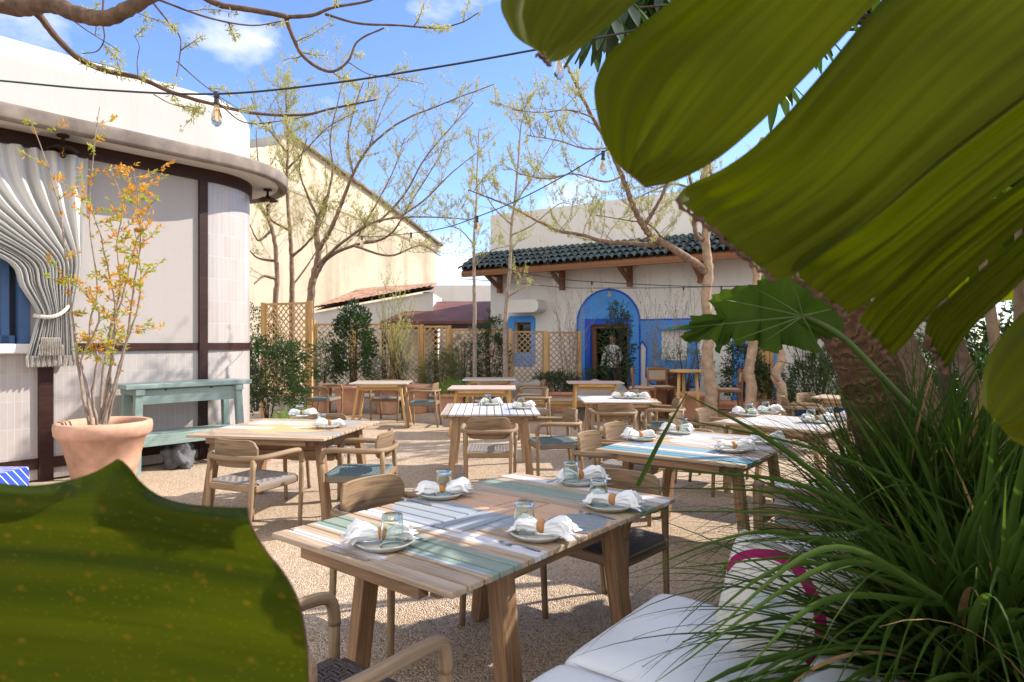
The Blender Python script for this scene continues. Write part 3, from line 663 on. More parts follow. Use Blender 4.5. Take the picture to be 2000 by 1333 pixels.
for px in (975, 1097, 1229, 1368, 1560):
    s = sB(px, .1); m = MB(); m.bar(wB(s, 2.82, .08), wB(s, zE + .1, .08), .11, .12, up=tuple(NB)); m.bar(wB(s, 2.95, .1), wB(s, zE - .10, OV - .15), .08, .09); m.bar(wB(s, zE - .09, .02), wB(s, zE - .09, OV - .13), .08, .09); m.build('bracket', BEAM, hb, bevel=.005)

# ================================================================ BACKGROUND BUILDINGS
def bwall(): 
    t = NT('stained_beige_render', .9, .15); v = t.co('Position'); n = t.noise(v, .35, 6, .62); st_ = t.noise(t.co('Position', (1.2, 1.2, .12)), 1.5, 5, .6)
    c = t.ramp(n, [(.3, (.42, .34, .24)), (.5, (.62, .53, .39)), (.72, (.72, .64, .50))]); bk_ = t.noise(v, 2.6, 6, .75); c = t.mix(t.math('MULTIPLY', bk_, .45), c, (.46, .38, .28)); c = t.mix(t.ramp(st_, [(.48, (0,) * 3), (.72, (.6,) * 3)]), c, (.25, .20, .15)); t.base(c); t.bump(t.noise(v, 6, 5), .3, .02); return t.m
bh = thing('gabled_warehouse', 'large beige stained gable building behind the trees', 'building', (0, 0, 0))
YA, YB = 19.5, 28.0
def bp(px, py, f=None): Y = YA + (YB - YA) * (px - 400) / 460; return at(px, py, Y)
pl = [(390, 790), (390, 300), (490, 278), (560, 262), (600, 290), (700, 362), (790, 428), (862, 482), (862, 492), (850, 494), (848, 745)]
m = MB(); fr = [bp(x, y) for x, y in pl]; bk = [p + Vector((-5.8, 4.0, 0)) for p in fr]
m.prism([(x, y) for x, y in pl][::-1], 0, 1, lambda x, y, h: bp(x, y) + Vector((-5.8, 4.0, 0)) * h); m.build('wall', bwall(), bh)
m = MB()
for a, b in zip(pl[3:7], pl[4:8]): m.bar(bp(*a) + Vector((.02, -.06, .05)), bp(*b) + Vector((.02, -.06, .02)), .28, .07)
m.build('coping', simple('lichen_concrete', (.30, .25, .19), .9, .3, 1.2, .4, kind='Position'), bh)
m = MB(); m.prism([(395, 296), (490, 274), (553, 262), (553, 300), (530, 330), (490, 350), (395, 380)][::-1], 0, .01, lambda x, y, h: bp(x, y) + Vector((0, -.03 - h, 0))); m.build('weathered_patch', simple('mossy_grey_concrete', (.17, .17, .165), .9, .3, .8, .4, kind='Position'), bh)
def rtile(name, c):
    t = NT(name, .85, .2); v = t.co('Object'); w = t.n('TexWave', wave_type='BANDS', bands_direction='X', wave_profile='SIN'); t.l(v, w.inputs[0]); w.inputs['Scale'].default_value = 1.9; w.inputs['Distortion'].default_value = .3
    n = t.noise(v, 3, 4); t.base(t.mix(t.math('MULTIPLY', t.math('SUBTRACT', 1, w.outputs['Fac']), .7), t.ramp(n, [(.3, tuple(x * .6 for x in c)), (.7, c)]), tuple(x * .25 for x in c))); t.bump(w.outputs['Fac'], .8, .06); return t.m
sh = thing('tiled_shed', 'low white shed with old terracotta tiled roof behind the trellis', 'building', (0, 0, 0))
a, b, c, d = at(612, 608, 18.5), at(846, 566, 18.5), at(850, 560, 21.5), at(700, 571, 22.5)
# roof as rows of barrel tiles
m = MB(); nt_ = 20
for k in range(nt_):
    e0_ = a.lerp(b, (k + .5) / nt_); e1_ = d.lerp(c, (k + .5) / nt_); G = []
    for q in range(9):
        p = e0_.lerp(e1_, q / 8); dx = (b - a).normalized(); G.append([p + dx * .13 * math.cos(math.pi * w_ / 6) * (1.08 if q % 2 == 0 else .95) + Vector((0, 0, .06 + .07 * math.sin(math.pi * w_ / 6))) for w_ in range(7)])
    m.grid(G)
m.quad([a, b, c, d]); m.build('tile_roof', simple('old_terracotta_tile', (.42, .24, .16), .9, .35, 4, .4), sh, smooth=True, fix=False)
m = MB(); m.prism([(612, 775), (846, 775), (846, 570), (612, 612)], 0, .2, lambda x, y, h: at(x, y, 18.62 + h)); m.prism([(0, 0), (3, 0), (3, 1), (0, 1)], 0, .2, lambda x, y, h: b + Vector((-.1 - h, .15 + x, -.05 - y * 2))); m.build('wall', STUCCO, sh)
mr = thing('lean_to', 'lean-to with maroon brown sheet roof beyond the trellis fence', 'shelter', (0, 0, 0))
m = MB(); A_, B_, C_, D_ = at(742, 634, 17.2), at(958, 632, 17.2), at(972, 594, 20.3), at(838, 594, 20.3)
for q in range(1): m.prism([(0, 0), (1, 0), (1, 1), (0, 1)], 0, .08, lambda x, y, h: A_.lerp(B_, x).lerp(D_.lerp(C_, x), y) + Vector((0, 0, h)))
m.build('roof', simple('maroon_sheet', (.17, .075, .065), .7, .18, 2, .3, kind='Position'), mr)
m = MB(); m.bar(A_ + Vector((0, .05, -.06)), B_ + Vector((0, .05, -.06)), .08, .14); m.build('beam', WOODD, mr)
for t_ in (.03, .5, .97): p = A_.lerp(B_, t_); m = MB(); m.bar((p.x, p.y + .1, 0), (p.x, p.y + .1, p.z - .1), .1, .1); m.build('post', WOODD, mr)
m = MB(); m.box((-.7, 21.5, 1.2), (5.2, .2, 2.4)); m.build('back_wall', STUCCO, mr)
wl = MB(); p, q = at(835, 558, 24.5), at(985, 556, 24.5); wl.box(((p.x + q.x) / 2, 24.6, p.z / 2), (q.x - p.x, .3, p.z)); tag(wl.build('boundary_wall', STUCCO), 'plain white wall beyond the maroon roof', 'wall')
# ground level hedge mass behind left

# ================================================================ TABLES
def make_table(name, label, c, rz, Lx, Ly, top_mat, frame, group='slatted wooden dining tables', h=.75, splay=(.02, .09), inset=.42, plank=.083, gap=.009, cross=False, legw=.075, rnd_=.006, cat_='table', beams=True, low=False):
    """planks run along y and are stacked along x"""
    r = thing(name, label, cat_, (c[0], c[1], 0), rz, group); m = MB(); n = int(round(Lx / plank)); w = Lx / n
    for k in range(n):
        x = -Lx / 2 + w * (k + .5); ly = Ly - rnd(0, .006)
        if cross and abs(x) < .30:
            for sy in (-1, 1): m.box((x, sy * (.085 + (Ly / 2 - .085) / 2), .0), (w - gap, Ly / 2 - .085 - gap, .024), ax=1)
        else: m.box((x, 0, 0), (w - gap, ly, .024), ax=1)
    if cross:
        for k in range(3): m.box((0, (k - 1) * .056, 0), (.60 + w * .3, .051, .0245), ax=0)
    o = m.build('tabletop', top_mat, r, bevel=.005, loc=(0, 0, h - .012))
    m = MB()
    for sy in (-1, 1): m.box((0, sy * (Ly / 2 - .16), h - .052), (Lx - .16, .045, .055))
    for sx in (-1, 1): m.box((sx * (Lx / 2 - .05), 0, h - .050), (.05, Ly - .36, .05))
    m.build('batten', frame, r, bevel=.004)
    m = MB(); lx = Lx / 2 - inset; lyy = Ly / 2 - .15
    for sx in (-1, 1): m.box((sx * lx, 0, h - .085), (.06, 2 * lyy, .10))
    if beams:
        for sy in (-1, 1): m.box((0, sy * (lyy - .02), h - .095), (2 * lx, .035, .08))
        if low: m.bar((-lx, 0, .57), (lx, 0, .57), .05, .09)
        if low:
            for sx in (-1, 1): m.bar((sx * lx, -lyy, .57), (sx * lx, lyy, .57), .045, .08)
    m.build('frame', frame, r, bevel=.004)
    for sx in (-1, 1):
        for sy in (-1, 1):
            m = MB(); m.bar((sx * lx, sy * lyy, h - .045), (sx * (lx + splay[0]), sy * (lyy + splay[1]), 0), legw, .045 if legw < .08 else legw * .7, up=(0, 1, 0)); m.build('leg', frame, r, bevel=.006)
    return r
GS = (.20, .275, .23); BG = (.27, .31, .36); WL = (.62, .62, .66); OR_ = (.60, .36, .22); LB_ = (.42, .50, .60); TQ = (.07, .26, .38)
P = .083
U1 = R(51)
M1 = painted('painted_top_sage_white', [
    ('r', -.745 + P * 0, .2, .02, .3, WL), ('r', -.73 + P * 1.5, 0, P * .35, .5, LB_), ('r', -.79 + P * 3, 0, P, .6, GS), ('r', -.79 + P * 5.45, 0, P / 2, .6, WL),
    ('e', -.08, .16, .26, .36, BG), ('r', -.02, -.06, .10, .33, BG), ('e', .17, .0, .155, .52, OR_), ('e', .12, -.38, .17, .13, (.20, .26, .30)), ('r', .52, 0, P, .6, GS), ('r', .52 + P * 2.45, 0, P / 2, .6, WL)])
Z = 0
T1 = make_table('dining_table', 'nearest table, slatted top painted with sage green, white, blue grey and orange patches', (-.085, 3.10), U1, 1.66, 1.06, M1, WOOD, cross=True, legw=.095)
M2 = painted('painted_top_orange_blob', [('r', .30, .15, .16, .40, (.50, .50, .54)), ('e', -.02, -.02, .36, .40, (.66, .42, .20)), ('r', -.08, .40, P * .9, .26, WL), ('r', .22, .05, P / 2, .12, WL), ('r', .0, -.12, .045, .09, WL), ('r', -.32, -.34, P / 2, .3, BG), ('e', .38, -.36, .16, .18, (.28, .32, .36))])
T2 = make_table('dining_table', 'table with an orange painted patch, left of the centre near the big terracotta pot', (-2.08, 6.2), R(90 - 10), 1.25, 1.28, M2, WOOD, inset=.22, low=True, legw=.09)
M3 = painted('painted_top_grey_planks', [('r', 0, 0, P * 6.6, .7, (.50, .50, .52)), ('r', .2, -.4, P, .6, (.36, .40, .46)), ('r', -.25, 0, P * .5, .8, (.60, .60, .62)), ('r', -.5, 0, .5 * P, .9, (.33, .26, .2))])
T3 = make_table('dining_table', 'grey painted table whose slats point away from the camera, in the middle of the court', (-.26, 7.95), R(2), 1.12, 1.30, M3, WOODL, inset=.17, splay=(.06, .0))
M4 = painted('painted_top_white_grey', [('r', 0, .1, .5, .5, (.50, .49, .50)), ('r', -.3, 0, P * .5, .6, (.30, .36, .42)), ('r', .3, 0, P * .5, .6, LB_)])
T4 = make_table('dining_table', 'pale grey topped table in front of the pale wooden sideboard table', (1.47, 9.25), R(90), 1.05, 1.02, M4, WOODL, inset=.18, splay=(.03, .07))
M5 = painted('painted_top_turquoise_stripes', [('r', -.69 + P * 1.5, 0, P * .95, .7, TQ), ('r', -.69 + P * 3.5, 0, P * .5, .7, WL), ('r', -.69 + P * 4.8, .1, P * .95, .38, (.20, .36, .48)), ('e', .1, -.1, .25, .4, (.56, .52, .50)), ('r', .5, 0, P, .6, LB_), ('e', .35, .25, .15, .2, WL)])
T5 = make_table('dining_table', 'table with turquoise and white stripes on its front edge, right of the nearest table', (1.49, 5.19), R(53), 1.40, 1.12, M5, WOOD, inset=.28, legw=.09)
M6 = painted('painted_top_pale_grey', [('r', 0, 0, .46, .42, (.56, .55, .56)), ('r', -.3, 0, P * .5, .6, (.44, .46, .50))])
T6 = make_table('dining_table', 'pale grey topped table under the strap leaves, behind the turquoise striped one', (2.77, 6.64), R(44), 1.02, 1.08, M6, WOODL, inset=.2)
M7 = painted('plain_slats_top', [('r', -.4, 0, P, .7, (.52, .60, .66))])
M8 = painted('rosy_slats_top', [('r', 0, 0, .6, .6, (.50, .38, .34))])
T7 = make_table('dining_table', 'small table with splayed legs in front of the terracotta pots by the lattice fence', (-2.42, 12.3), R(92), .85, 1.05, M7, WOODP, inset=.14, splay=(.05, .12), beams=False, h=.80)
T8 = make_table('dining_table', 'rosy brown topped table directly behind the grey slatted one', (-.50, 11.2), R(90), .9, 1.12, M8, WOODP, inset=.14, splay=(.05, .12), beams=False, h=.78)
T9 = make_table('dining_table', 'bare wooden table farthest back, beneath the two slender tree trunks', (-.45, 13.4), R(90), .9, 1.06, M7, WOODP, inset=.14, splay=(.05, .12), beams=False, h=.80)
T10 = make_table('sideboard_table', 'pale wooden sideboard table with thick top and deep apron by the covered furniture', (1.5, 12.0), R(89), .6, 1.0, M8, WOODP, inset=.12, splay=(.02, .03), h=.82, group='slatted wooden dining tables')
T11 = make_table('cafe_table', 'small bare wood table half hidden behind the ringed philodendron trunk', (4.75, 9.6), R(50), .62, .62, M7, WOODL, inset=.16, splay=(.03, .05), beams=False)
# low slatted bench table in front of the covers
T12 = make_table('low_bench', 'low slatted wooden bench before the covered furniture', (.95, 12.9), R(90), .5, 1.9, M7, WOODP, inset=.12, h=.42, splay=(.02, .02), group='low wooden benches', cat_='bench')

# ================================================================ CHAIRS
def seat_weave(sp=.0165, r=.0062):
    m = MB(); n = 27; x0, x1, y0, y1 = -.215, .225, -.225, .225
    def sag(x, y): return -.012 * (1 - (x / .22) ** 2) * (1 - (y / .23) ** 2)
    for ax in (0, 1):
        a0, a1 = (x0, x1) if ax == 0 else (y0, y1); b0, b1 = (y0, y1) if ax == 0 else (x0, x1); nb = int((b1 - b0) / sp)
        for i in range(nb + 1):
            b = b0 + (b1 - b0) * i / nb; na = int((a1 - a0) / sp); pts = []
            for j in range(na + 1):
                a = a0 + (a1 - a0) * j / na; up = 1 if (i // 2 + j // 2 + ax) % 2 else -1
                x, y = (a, b) if ax == 0 else (b, a); pts.append((x, y, .45 + sag(x, y) + up * .0042))
            m.tube(pts, r, 4, cap=False)
    return m
def seat_wrap():
    """cords wrapped over the seat rails on the four sides"""
    m = MB(); n = 50
    for sx in (-1, 1):
        for i in range(n):
            y = -.205 + .41 * i / (n - 1); x = .005 + sx * .228; m.tube([(x - sx * .03, y, .452), (x + sx * .012, y, .455), (x + sx * .02, y, .435), (x + sx * .018, y, .395), (x, y, .388)], .0046, 4, cap=False)
    for sy in (-1, 1):
        for i in range(n):
            x = -.19 + .40 * i / (n - 1); y = sy * .232; m.tube([(x, y - sy * .03, .452), (x, y + sy * .012, .455), (x, y + sy * .02, .435), (x, y + sy * .018, .395), (x, y, .388)], .0046, 4, cap=False)
    return m
WV, WR = seat_weave(), seat_wrap()
def make_chair(ropem, label, woodm):
    t = thing('armchair', label, 'armchair', (0, 0, 0), 0, 'wooden armchairs with woven rope seats')
    for sy in (-1, 1):
        m = MB(); m.tube(cat([(.235, sy * .262, 0), (.245, sy * .268, .3), (.25, sy * .272, .56)], 8), [.017, .021], 12); m.build('leg', woodm, t, smooth=True)
        m = MB(); m.tube(cat([(-.285, sy * .215, 0), (-.255, sy * .222, .3), (-.235, sy * .228, .648)], 8), [.017, .021], 12); m.build('leg', woodm, t, smooth=True)
    pts = [(.25, -.272, .555), (.249, -.273, .60), (.235, -.275, .640), (.20, -.277, .660), (.10, -.280, .664), (-.04, -.279, .66), (-.15, -.268, .656), (-.225, -.235, .654), (-.27, -.16, .654), (-.285, -.07, .654), (-.287, 0, .654)]
    pts = pts + [(x, -y, z) for x, y, z in pts[-2::-1]]
    P_ = cat(pts, 61); m = MB(); m.tube(P_, [.0225] * 61, 12); m.build('armrest', woodm, t, smooth=True)
    # curved rounded backrest board
    m = MB(); nx, nzz = 20, 10; hw, hh, rc = .225, .108, .07
    front, back = [], []
    for i in range(nx + 1):
        u = -1 + 2 * i / nx; y = u * hw; lim = hh
        e = max(0, abs(y) - (hw - rc)); lim = hh - rc + math.sqrt(max(1e-6, rc * rc - e * e))
        rf, rb = [], []
        for j in range(nzz + 1):
            z = -lim + 2 * lim * j / nzz; x = -.258 + .075 * u * u - .05 * z; rf.append((x + .010, y, .685 + z)); rb.append((x - .010, y, .685 + z))
        front.append(rf); back.append(rb)
    def uvgrid(G, flip):
        for i in range(nx):
            for j in range(nzz):
                q = [G[i][j], G[i][j + 1], G[i + 1][j + 1], G[i + 1][j]]; q = q if flip else q[::-1]; m.quad(q, [(p[1] + 3, p[2]) for p in q])
    uvgrid(front, True); uvgrid(back, False)
    loopf = [front[i][0] for i in range(nx + 1)] + [front[nx][j] for j in range(1, nzz + 1)] + [front[i][nzz] for i in range(nx - 1, -1, -1)] + [front[0][j] for j in range(nzz - 1, 0, -1)]
    loopb = [back[i][0] for i in range(nx + 1)] + [back[nx][j] for j in range(1, nzz + 1)] + [back[i][nzz] for i in range(nx - 1, -1, -1)] + [back[0][j] for j in range(nzz - 1, 0, -1)]
    for k in range(len(loopf)): k2 = (k + 1) % len(loopf); m.quad([loopf[k], loopf[k2], loopb[k2], loopb[k]], [(loopf[k][1] + 3, loopf[k][2]), (loopf[k2][1] + 3, loopf[k2][2]), (loopf[k2][1] + 3, loopf[k2][2] + .02), (loopf[k][1] + 3, loopf[k][2] + .02)])
    m.build('backrest', woodm, t, smooth=False, bevel=.004)
    m = MB()
    for sx, x in ((-1, -.243), (1, .243)): m.box((x, 0, .42), (.034, .44, .05))
    for sy in (-1, 1): m.box((0, sy * .237, .42), (.46, .034, .05))
    m.build('seat_frame', woodm, t, bevel=.006)
    s = MB(); s.v = WV.v; s.f = WV.f; s.uv = WV.uv; s.m = WV.m; so = s.build('seat', ropem, t, smooth=True, fix=False)
    s = MB(); s.v = WR.v; s.f = WR.f; s.uv = WR.uv; s.m = WR.m; s.build('cord_wrapping', ropem, so, smooth=True, fix=False)
    m = MB(); m.box((0, 0, .432), (.43, .43, .006)); m.build('webbing', ROPED, so)
    return reg(t)
cg = make_chair(ROPEG, 'grey seated armchair seen from behind at the orange patch table, beside the large leaf', WOODC)
cb = make_chair(ROPEB, 'armchair with blue green seat in profile, right of the orange patch table', WOODC)
cd = make_chair(ROPED, 'nearest armchair, dark rope seat and curved arm, cut by the bottom of the photo', WOODC)
for o_, (x, y, a) in ((cg, (-2.1, 5.38, 66)), (cb, (-1.30, 5.68, 178)), (cd, (-.57, 1.98, 52))): o_.location = (x, y, 0); o_.rotation_euler.z = R(a)
CH = [(cb, -.62, 3.56, -37, 'armchair with blue green seat pushed under the left side of the nearest table'),
      (cd, .54, 3.72, 228, 'armchair with charcoal seat pushed under the far right end of the nearest table'),
      (cg, -1.95, 6.72, 268, 'armchair with grey rope seat on the far side of the orange patch table'),
      (cg, -.235, 6.85, 90, 'armchair seen squarely from behind at the near end of the grey slatted table'),
      (cb, .46, 7.4, 192, 'armchair with blue green seat at the right side of the grey slatted table'),
      (cg, 1.3, 8.5, 92, 'armchair seen squarely from behind in front of the pale grey topped table'),
      (cb, 2.0, 8.85, 176, 'armchair with blue seat right of the pale grey topped table, facing left'),
      (cb, .82, 5.45, -30, 'armchair with blue seat left of the turquoise striped table, nearer of two'),
      (cg, 1.12, 6.05, -34, 'armchair left of the turquoise striped table, farther of two'),
      (cg, 1.92, 6.9, -30, 'armchair at the left side of the pale table under the strap leaves, nearer of two'),
      (cg, 2.32, 7.35, -30, 'armchair at the left side of the pale table under the strap leaves, farther of two'),
      (cg, 4.0, 9.1, -20, 'armchair left of the small bare wood table by the ringed trunk, nearer of two'),
      (cg, 4.42, 9.55, -60, 'armchair left of the small bare wood table by the ringed trunk, farther of two'),
      (cb, -3.72, 13.05, -15, 'armchair in front of the dusty terracotta pot beside the tall trellis post'),
      (cg, -2.45, 13.0, 265, 'armchair behind the small splayed leg table by the lattice fence'),
      (cb, -1.62, 12.15, 178, 'armchair at the right of the small splayed leg table, facing left'),
      (cg, .33, 10.7, 184, 'armchair right of the rosy brown table, nearer of two small ones'),
      (cg, .40, 13.0, 184, 'armchair right of the bare table under the slender trunks'),
      (cg, -.45, 12.35, 268, 'armchair between the rosy brown table and the farthest bare table'),
      (cg, 3.55, 6.5, 150, 'armchair right of the pale table, behind the strap leaves'),
      (cg, 1.9, 10.05, 262, 'armchair behind the pale grey topped table, before the bar stools')]
for (src, x, y, a, lab) in CH: dup(src, (x, y, 0), R(a), lab)

# ---------------------------------------------------------------- bar stools and bar table
def stool(label):
    t = thing('bar_stool', label, 'bar stool', (0, 0, 0), 0, 'bar stools with woven cane backs')
    for sx in (-1, 1):
        for sy in (-1, 1):
            top = .70 if sx > 0 else 1.0
            m = MB(); m.tube(cat([(sx * .24, sy * .22, 0), (sx * .20, sy * .20, .62)] + ([(-.235, sy * .20, 1.04)] if sx < 0 else []), 8), .022, 8); m.build('leg', BEAM, t, smooth=True)
    m = MB(); m.box((0, 0, .64), (.44, .44, .05)); m.build('seat_frame', BEAM, t, bevel=.008)
    m = MB(); m.box((0, 0, .67), (.38, .38, .012)); m.build('seat', CANE, t, bevel=.004)
    m = MB(); m.box((-.238, 0, 1.0), (.03, .40, .05)); m.box((-.215, 0, .77), (.03, .40, .04)); m.build('back_frame', BEAM, t, bevel=.005)
    m = MB()
    for i in range(19): y = -.18 + .36 * i / 18; m.tube([(-.218, y, .78), (-.238, y, .99)], .007, 4, cap=False)
    for i in range(10): z = .79 + .2 * i / 9; m.tube([(-.218 - .02 * i / 9 + .006 * (-1) ** j, -.18 + .36 * j / 18, z) for j in range(19)], .007, 4, cap=False)
    m.build('cane_back', CANE, t, fix=False)
    m = MB()
    for sy in (-1, 1): m.bar((.215, sy * .21, .25), (-.215, sy * .21, .25), .03, .03)
    m.bar((.22, -.21, .3), (.22, .21, .3), .03, .03); m.build('footrest', BEAM, t, bevel=.004)
    return reg(t)
st = stool('bar stool with cane back, leftmost of the three by the blue doorway'); st.location = (2.55, 12.75, 0); st.rotation_euler.z = R(-12)
dup(st, (2.95, 13.05, 0), R(-80), 'cane backed bar stool between the leftmost one and the round bar table')
dup(st, (4.05, 12.35, 0), R(170), 'bar stool with cane back partly behind the thick tree trunk')
t = thing('bar_table', 'round topped wooden bar table between the cane back stools', 'bar table', (3.25, 12.3, 0))
m = MB(); m.lathe([(0, .98), (.30, .98), (.31, .99), (.31, 1.015), (.30, 1.025), (0, 1.025)], 32); m.build('tabletop', WOODP, t)
for k in range(3): a = R(90 + 120 * k); m = MB(); m.tube([(.18 * math.cos(a), .18 * math.sin(a), .98), (.24 * math.cos(a), .24 * math.sin(a), 0)], .032, 10); m.build('leg', WOODP, t, smooth=True)

# ================================================================ TABLE SETTINGS
def plate_mb():
    m = MB(); m.lathe([(0, .004), (.075, .004), (.085, .0), (.09, .002), (.112, .018), (.118, .024), (.115, .027), (.108, .022), (.085, .010), (0, .009)], 48); return m
def glass_mb():
    m = MB(); prof = [(.040, 0), (.0405, .004), (.0385, .012), (.036, .05), (.0335, .082), (.0325, .090), (.034, .093), (.034, .100), (.031, .104), (0, .104), (0, .098), (.028, .098), (.0295, .088), (.033, .05), (.036, .012), (.0375, .002), (.040, 0)]
    base = len(m.v); n = 40; mm = len(prof)
    for (r, z) in prof:
        for k in range(n):
            a = 2 * math.pi * k / n; fl = 1 + (.035 * abs(math.cos(a * 5)) - .02 if .008 < z < .088 else 0); m.v.append((r * fl * math.cos(a), r * fl * math.sin(a), z))
    for i in range(mm - 1):
        for k in range(n): k2 = (k + 1) % n; m.f.append((base + i * n + k, base + i * n + k2, base + (i + 1) * n + k2, base + (i + 1) * n + k)); m.m.append(0); m.uv.append([(0, 0)] * 4)
    m.v = [(x * 1.22, y * 1.22, z * 1.2) for x, y, z in m.v]; return m
def napkin_mb(seed, flare=1.0):
    m = MB(); rs = random.Random(seed); n, k = 46, 90; G = []; ph = [rs.uniform(0, 6) for _ in range(6)]
    for i in range(n + 1):
        u = -1 + 2 * i / n; au = abs(u); side = 0 if u < 0 else 1
        w = .021 + (.048 * flare if side else .034) * max(0, (au - .12)) ** .75; hgt = .021 + .020 * max(0, au - .1) ** .8 * (1 if side else .7)
        if side and flare > .8: hgt += .004 * math.sin(min(1, au) * 3.0) ** 2
        if au > .9: w *= 1.03; hgt *= .55
        row = []; x = u * (.135 if side else .12)
        for j in range(k):
            a = 2 * math.pi * j / k; f = min(1, max(0, (au - .08) * 2.2))
            q = 1 + f * (.16 * math.sin(3 * a + ph[0] + 2 * u) + .13 * math.sin(7 * a + ph[1] - 4 * u) + .07 * math.sin(13 * a + ph[2] + 6 * u)) + .03 * math.sin(9 * a)
            xx = x + f * (.010 * math.sin(4 * a + ph[3]) + .02 * (au ** 4) * math.sin(5 * a + ph[4])) * (1 if side else -1)
            y = w * q * math.cos(a) + .012 * math.sin(u * 2.3 + ph[5]) * au; z = .006 + max(0, hgt * (1 + math.sin(a) * q)) - .004
            if au > .75: z *= 1 - .45 * (au - .75) / .25
            row.append((xx, y, z + .002))
        row.append(row[0]); G.append(row)
    m.grid(G)
    for end in (0, n):
        c = Vector((0, 0, 0))
        for p in G[end][:-1]: c += Vector(p)
        c /= k; c.x *= .86
        for j in range(k): m.quad([G[end][j], G[end][j + 1], c])
    return m
def ring_mb():
    m = MB(); G = []
    for i in range(9):
        t_ = -1 + 2 * i / 8; r = .0285 - .006 * t_ * t_; row = [(t_ * .016, r * math.cos(2 * math.pi * j / 24), .030 + r * math.sin(2 * math.pi * j / 24)) for j in range(25)]; G.append(row)
    G.append([(.012, .021 * math.cos(2 * math.pi * j / 24), .030 + .021 * math.sin(2 * math.pi * j / 24)) for j in range(25)]); G.insert(0, [(-.012, .021 * math.cos(2 * math.pi * j / 24), .030 + .021 * math.sin(2 * math.pi * j / 24)) for j in range(25)])
    m.grid(G); return m
def knife_mb():
    m = MB(); m.prism([(-.11, -.008), (-.02, -.0065), (0, -.007), (.09, -.0095), (.108, -.004), (.11, .004), (0, .007), (-.02, .0065), (-.11, .008), (-.113, 0)], 0, .0035); return m
def fork_mb():
    m = MB(); pts = [(-.10, .006), (-.02, .003), (.02, .003), (.04, .009)]
    G = []
    for (x, w, z) in ((-.10, .0085, .002), (-.06, .007, .005), (0, .004, .009), (.03, .004, .006), (.04, .011, .003), (.058, .0125, .002)):
        G.append([(x, -w, z), (x, 0, z + .0015), (x, w, z)])
    m.grid(G); 
    G2 = [[(x, y, z - .002) for x, y, z in r_[::-1]] for r_ in G]; m.grid(G2)
    for i in range(4): y = -.0105 + .007 * i; m.tube([(.055, y, .0015), (.07, y, .001), (.095, y * .9, .006)], .0016, 4)
    return m
PLM = plate_mb().build('plate', STONEW, smooth=True); GLM = glass_mb().build('glass', GLASS, smooth=True); KNM = knife_mb().build('knife', STEEL, bevel=.0008); FKM = fork_mb().build('fork', STEEL, smooth=True)
NAPS = []
for sd, fl in ((1, 1.0), (5, .7), (14, .95), (23, 1.05)):
    q = napkin_mb(sd, fl).build('napkin', LINEN, smooth=True); rg = ring_mb().build('napkin_ring', RINGW, q, smooth=True); reg(q); NAPS.append(q)
GR = {'plate': 'stoneware plates on the tables', 'glass': 'upturned green tinted tumblers', 'napkin': 'white linen napkins in wooden rings', 'knife': 'table knives', 'fork': 'table forks'}
used = {}; NK = [0]
def put(src, p, rz, lab, cat_, z):
    if src.name not in used: used[src.name] = src; o = src; o.location = (p.x, p.y, z); o.rotation_euler.z = rz
    else: o = dup(src, (p.x, p.y, z), rz)
    return tag(o, lab, cat_, GR[cat_])
def setting(px, py, desc, ang, ga=(-.0, .05), nk=0, gl=True, nang=None, h=.75, kf=True, ndx=0.0):
    """plate whose centre is seen at px,py on a table top of height h; ang = direction the guest looks"""
    Y = (H - h - .01) * F / (py - CY); c = Vector(((px - CX) * Y / F, Y, 0)); z = h + .0015
    f = Vector((math.cos(ang), math.sin(ang), 0)); l = Vector((-f.y, f.x, 0))
    put(PLM, c, 0, 'grey plate ' + desc, 'plate', z)
    na = (nang if nang is not None else ang + R(90)) + R(rnd(-9, 9)); NK[0] += 1; nk = 1 if nk == 1 else (0, 2, 3)[NK[0] % 3]
    put(NAPS[nk], c - f * (.02 + ndx), na, 'ringed white napkin ' + desc, 'napkin', z + .018)
    if gl: put(GLM, c + f * ga[1] + l * ga[0], rnd(0, 1), 'upturned tumbler ' + desc, 'glass', z + .010)
    if kf:
        put(KNM, c - l * .155 - f * .02, ang + R(rnd(-6, 6)), 'steel knife ' + desc, 'knife', z)
        put(FKM, c + l * .150 - f * .02, ang + R(rnd(-6, 6)), 'steel fork ' + desc, 'fork', z)
u1 = U1
setting(752, 1063, 'at the near left corner of the nearest table', u1 - R(92), ga=(.0, .045), nk=0, nang=R(195))
setting(862, 967, 'at the far left side of the nearest table', u1 - R(90), ga=(.02, .0), nk=1, nang=R(-5), ndx=-.03)
setting(1050, 1045, 'at the near right side of the nearest table', u1 + R(90), ga=(.0, .07), nk=0, nang=R(-22))
setting(1190, 990, 'by the right corner of the nearest table', u1 + R(90), ga=(0, .06), nk=0, nang=R(-20))
setting(1129, 942, 'at the far end of the nearest table', u1 + R(180), ga=(-.0, .07), nk=0, nang=R(8))
setting(588, 814, 'at the far side of the orange patch table', R(260), ga=(.0, .03), nk=1, nang=R(0), kf=True)
setting(640, 834, 'at the right side of the orange patch table', R(170), ga=(-.0, .06), nk=0, nang=R(200))
setting(958, 790, 'at the far side of the grey slatted table', R(268), ga=(-.03, .0), nk=0, nang=R(-10))
setting(1018, 797, 'at the right side of the grey slatted table', R(180), ga=(.03, .0), nk=1, nang=R(0))
setting(1212, 777, 'at the middle of the pale grey topped table', R(180), ga=(.0, -.02), nk=1, nang=R(180))
setting(1243, 778, 'at the right of the pale grey topped table', R(180), ga=(.05, .02), nk=0, nang=R(0))
setting(1254, 858, 'at the front left corner of the turquoise striped table', R(-37), gl=False, nk=0, nang=R(190))
setting(1328, 845, 'at the far left of the turquoise striped table', R(-37), ga=(.0, .03), nk=1, nang=R(170))
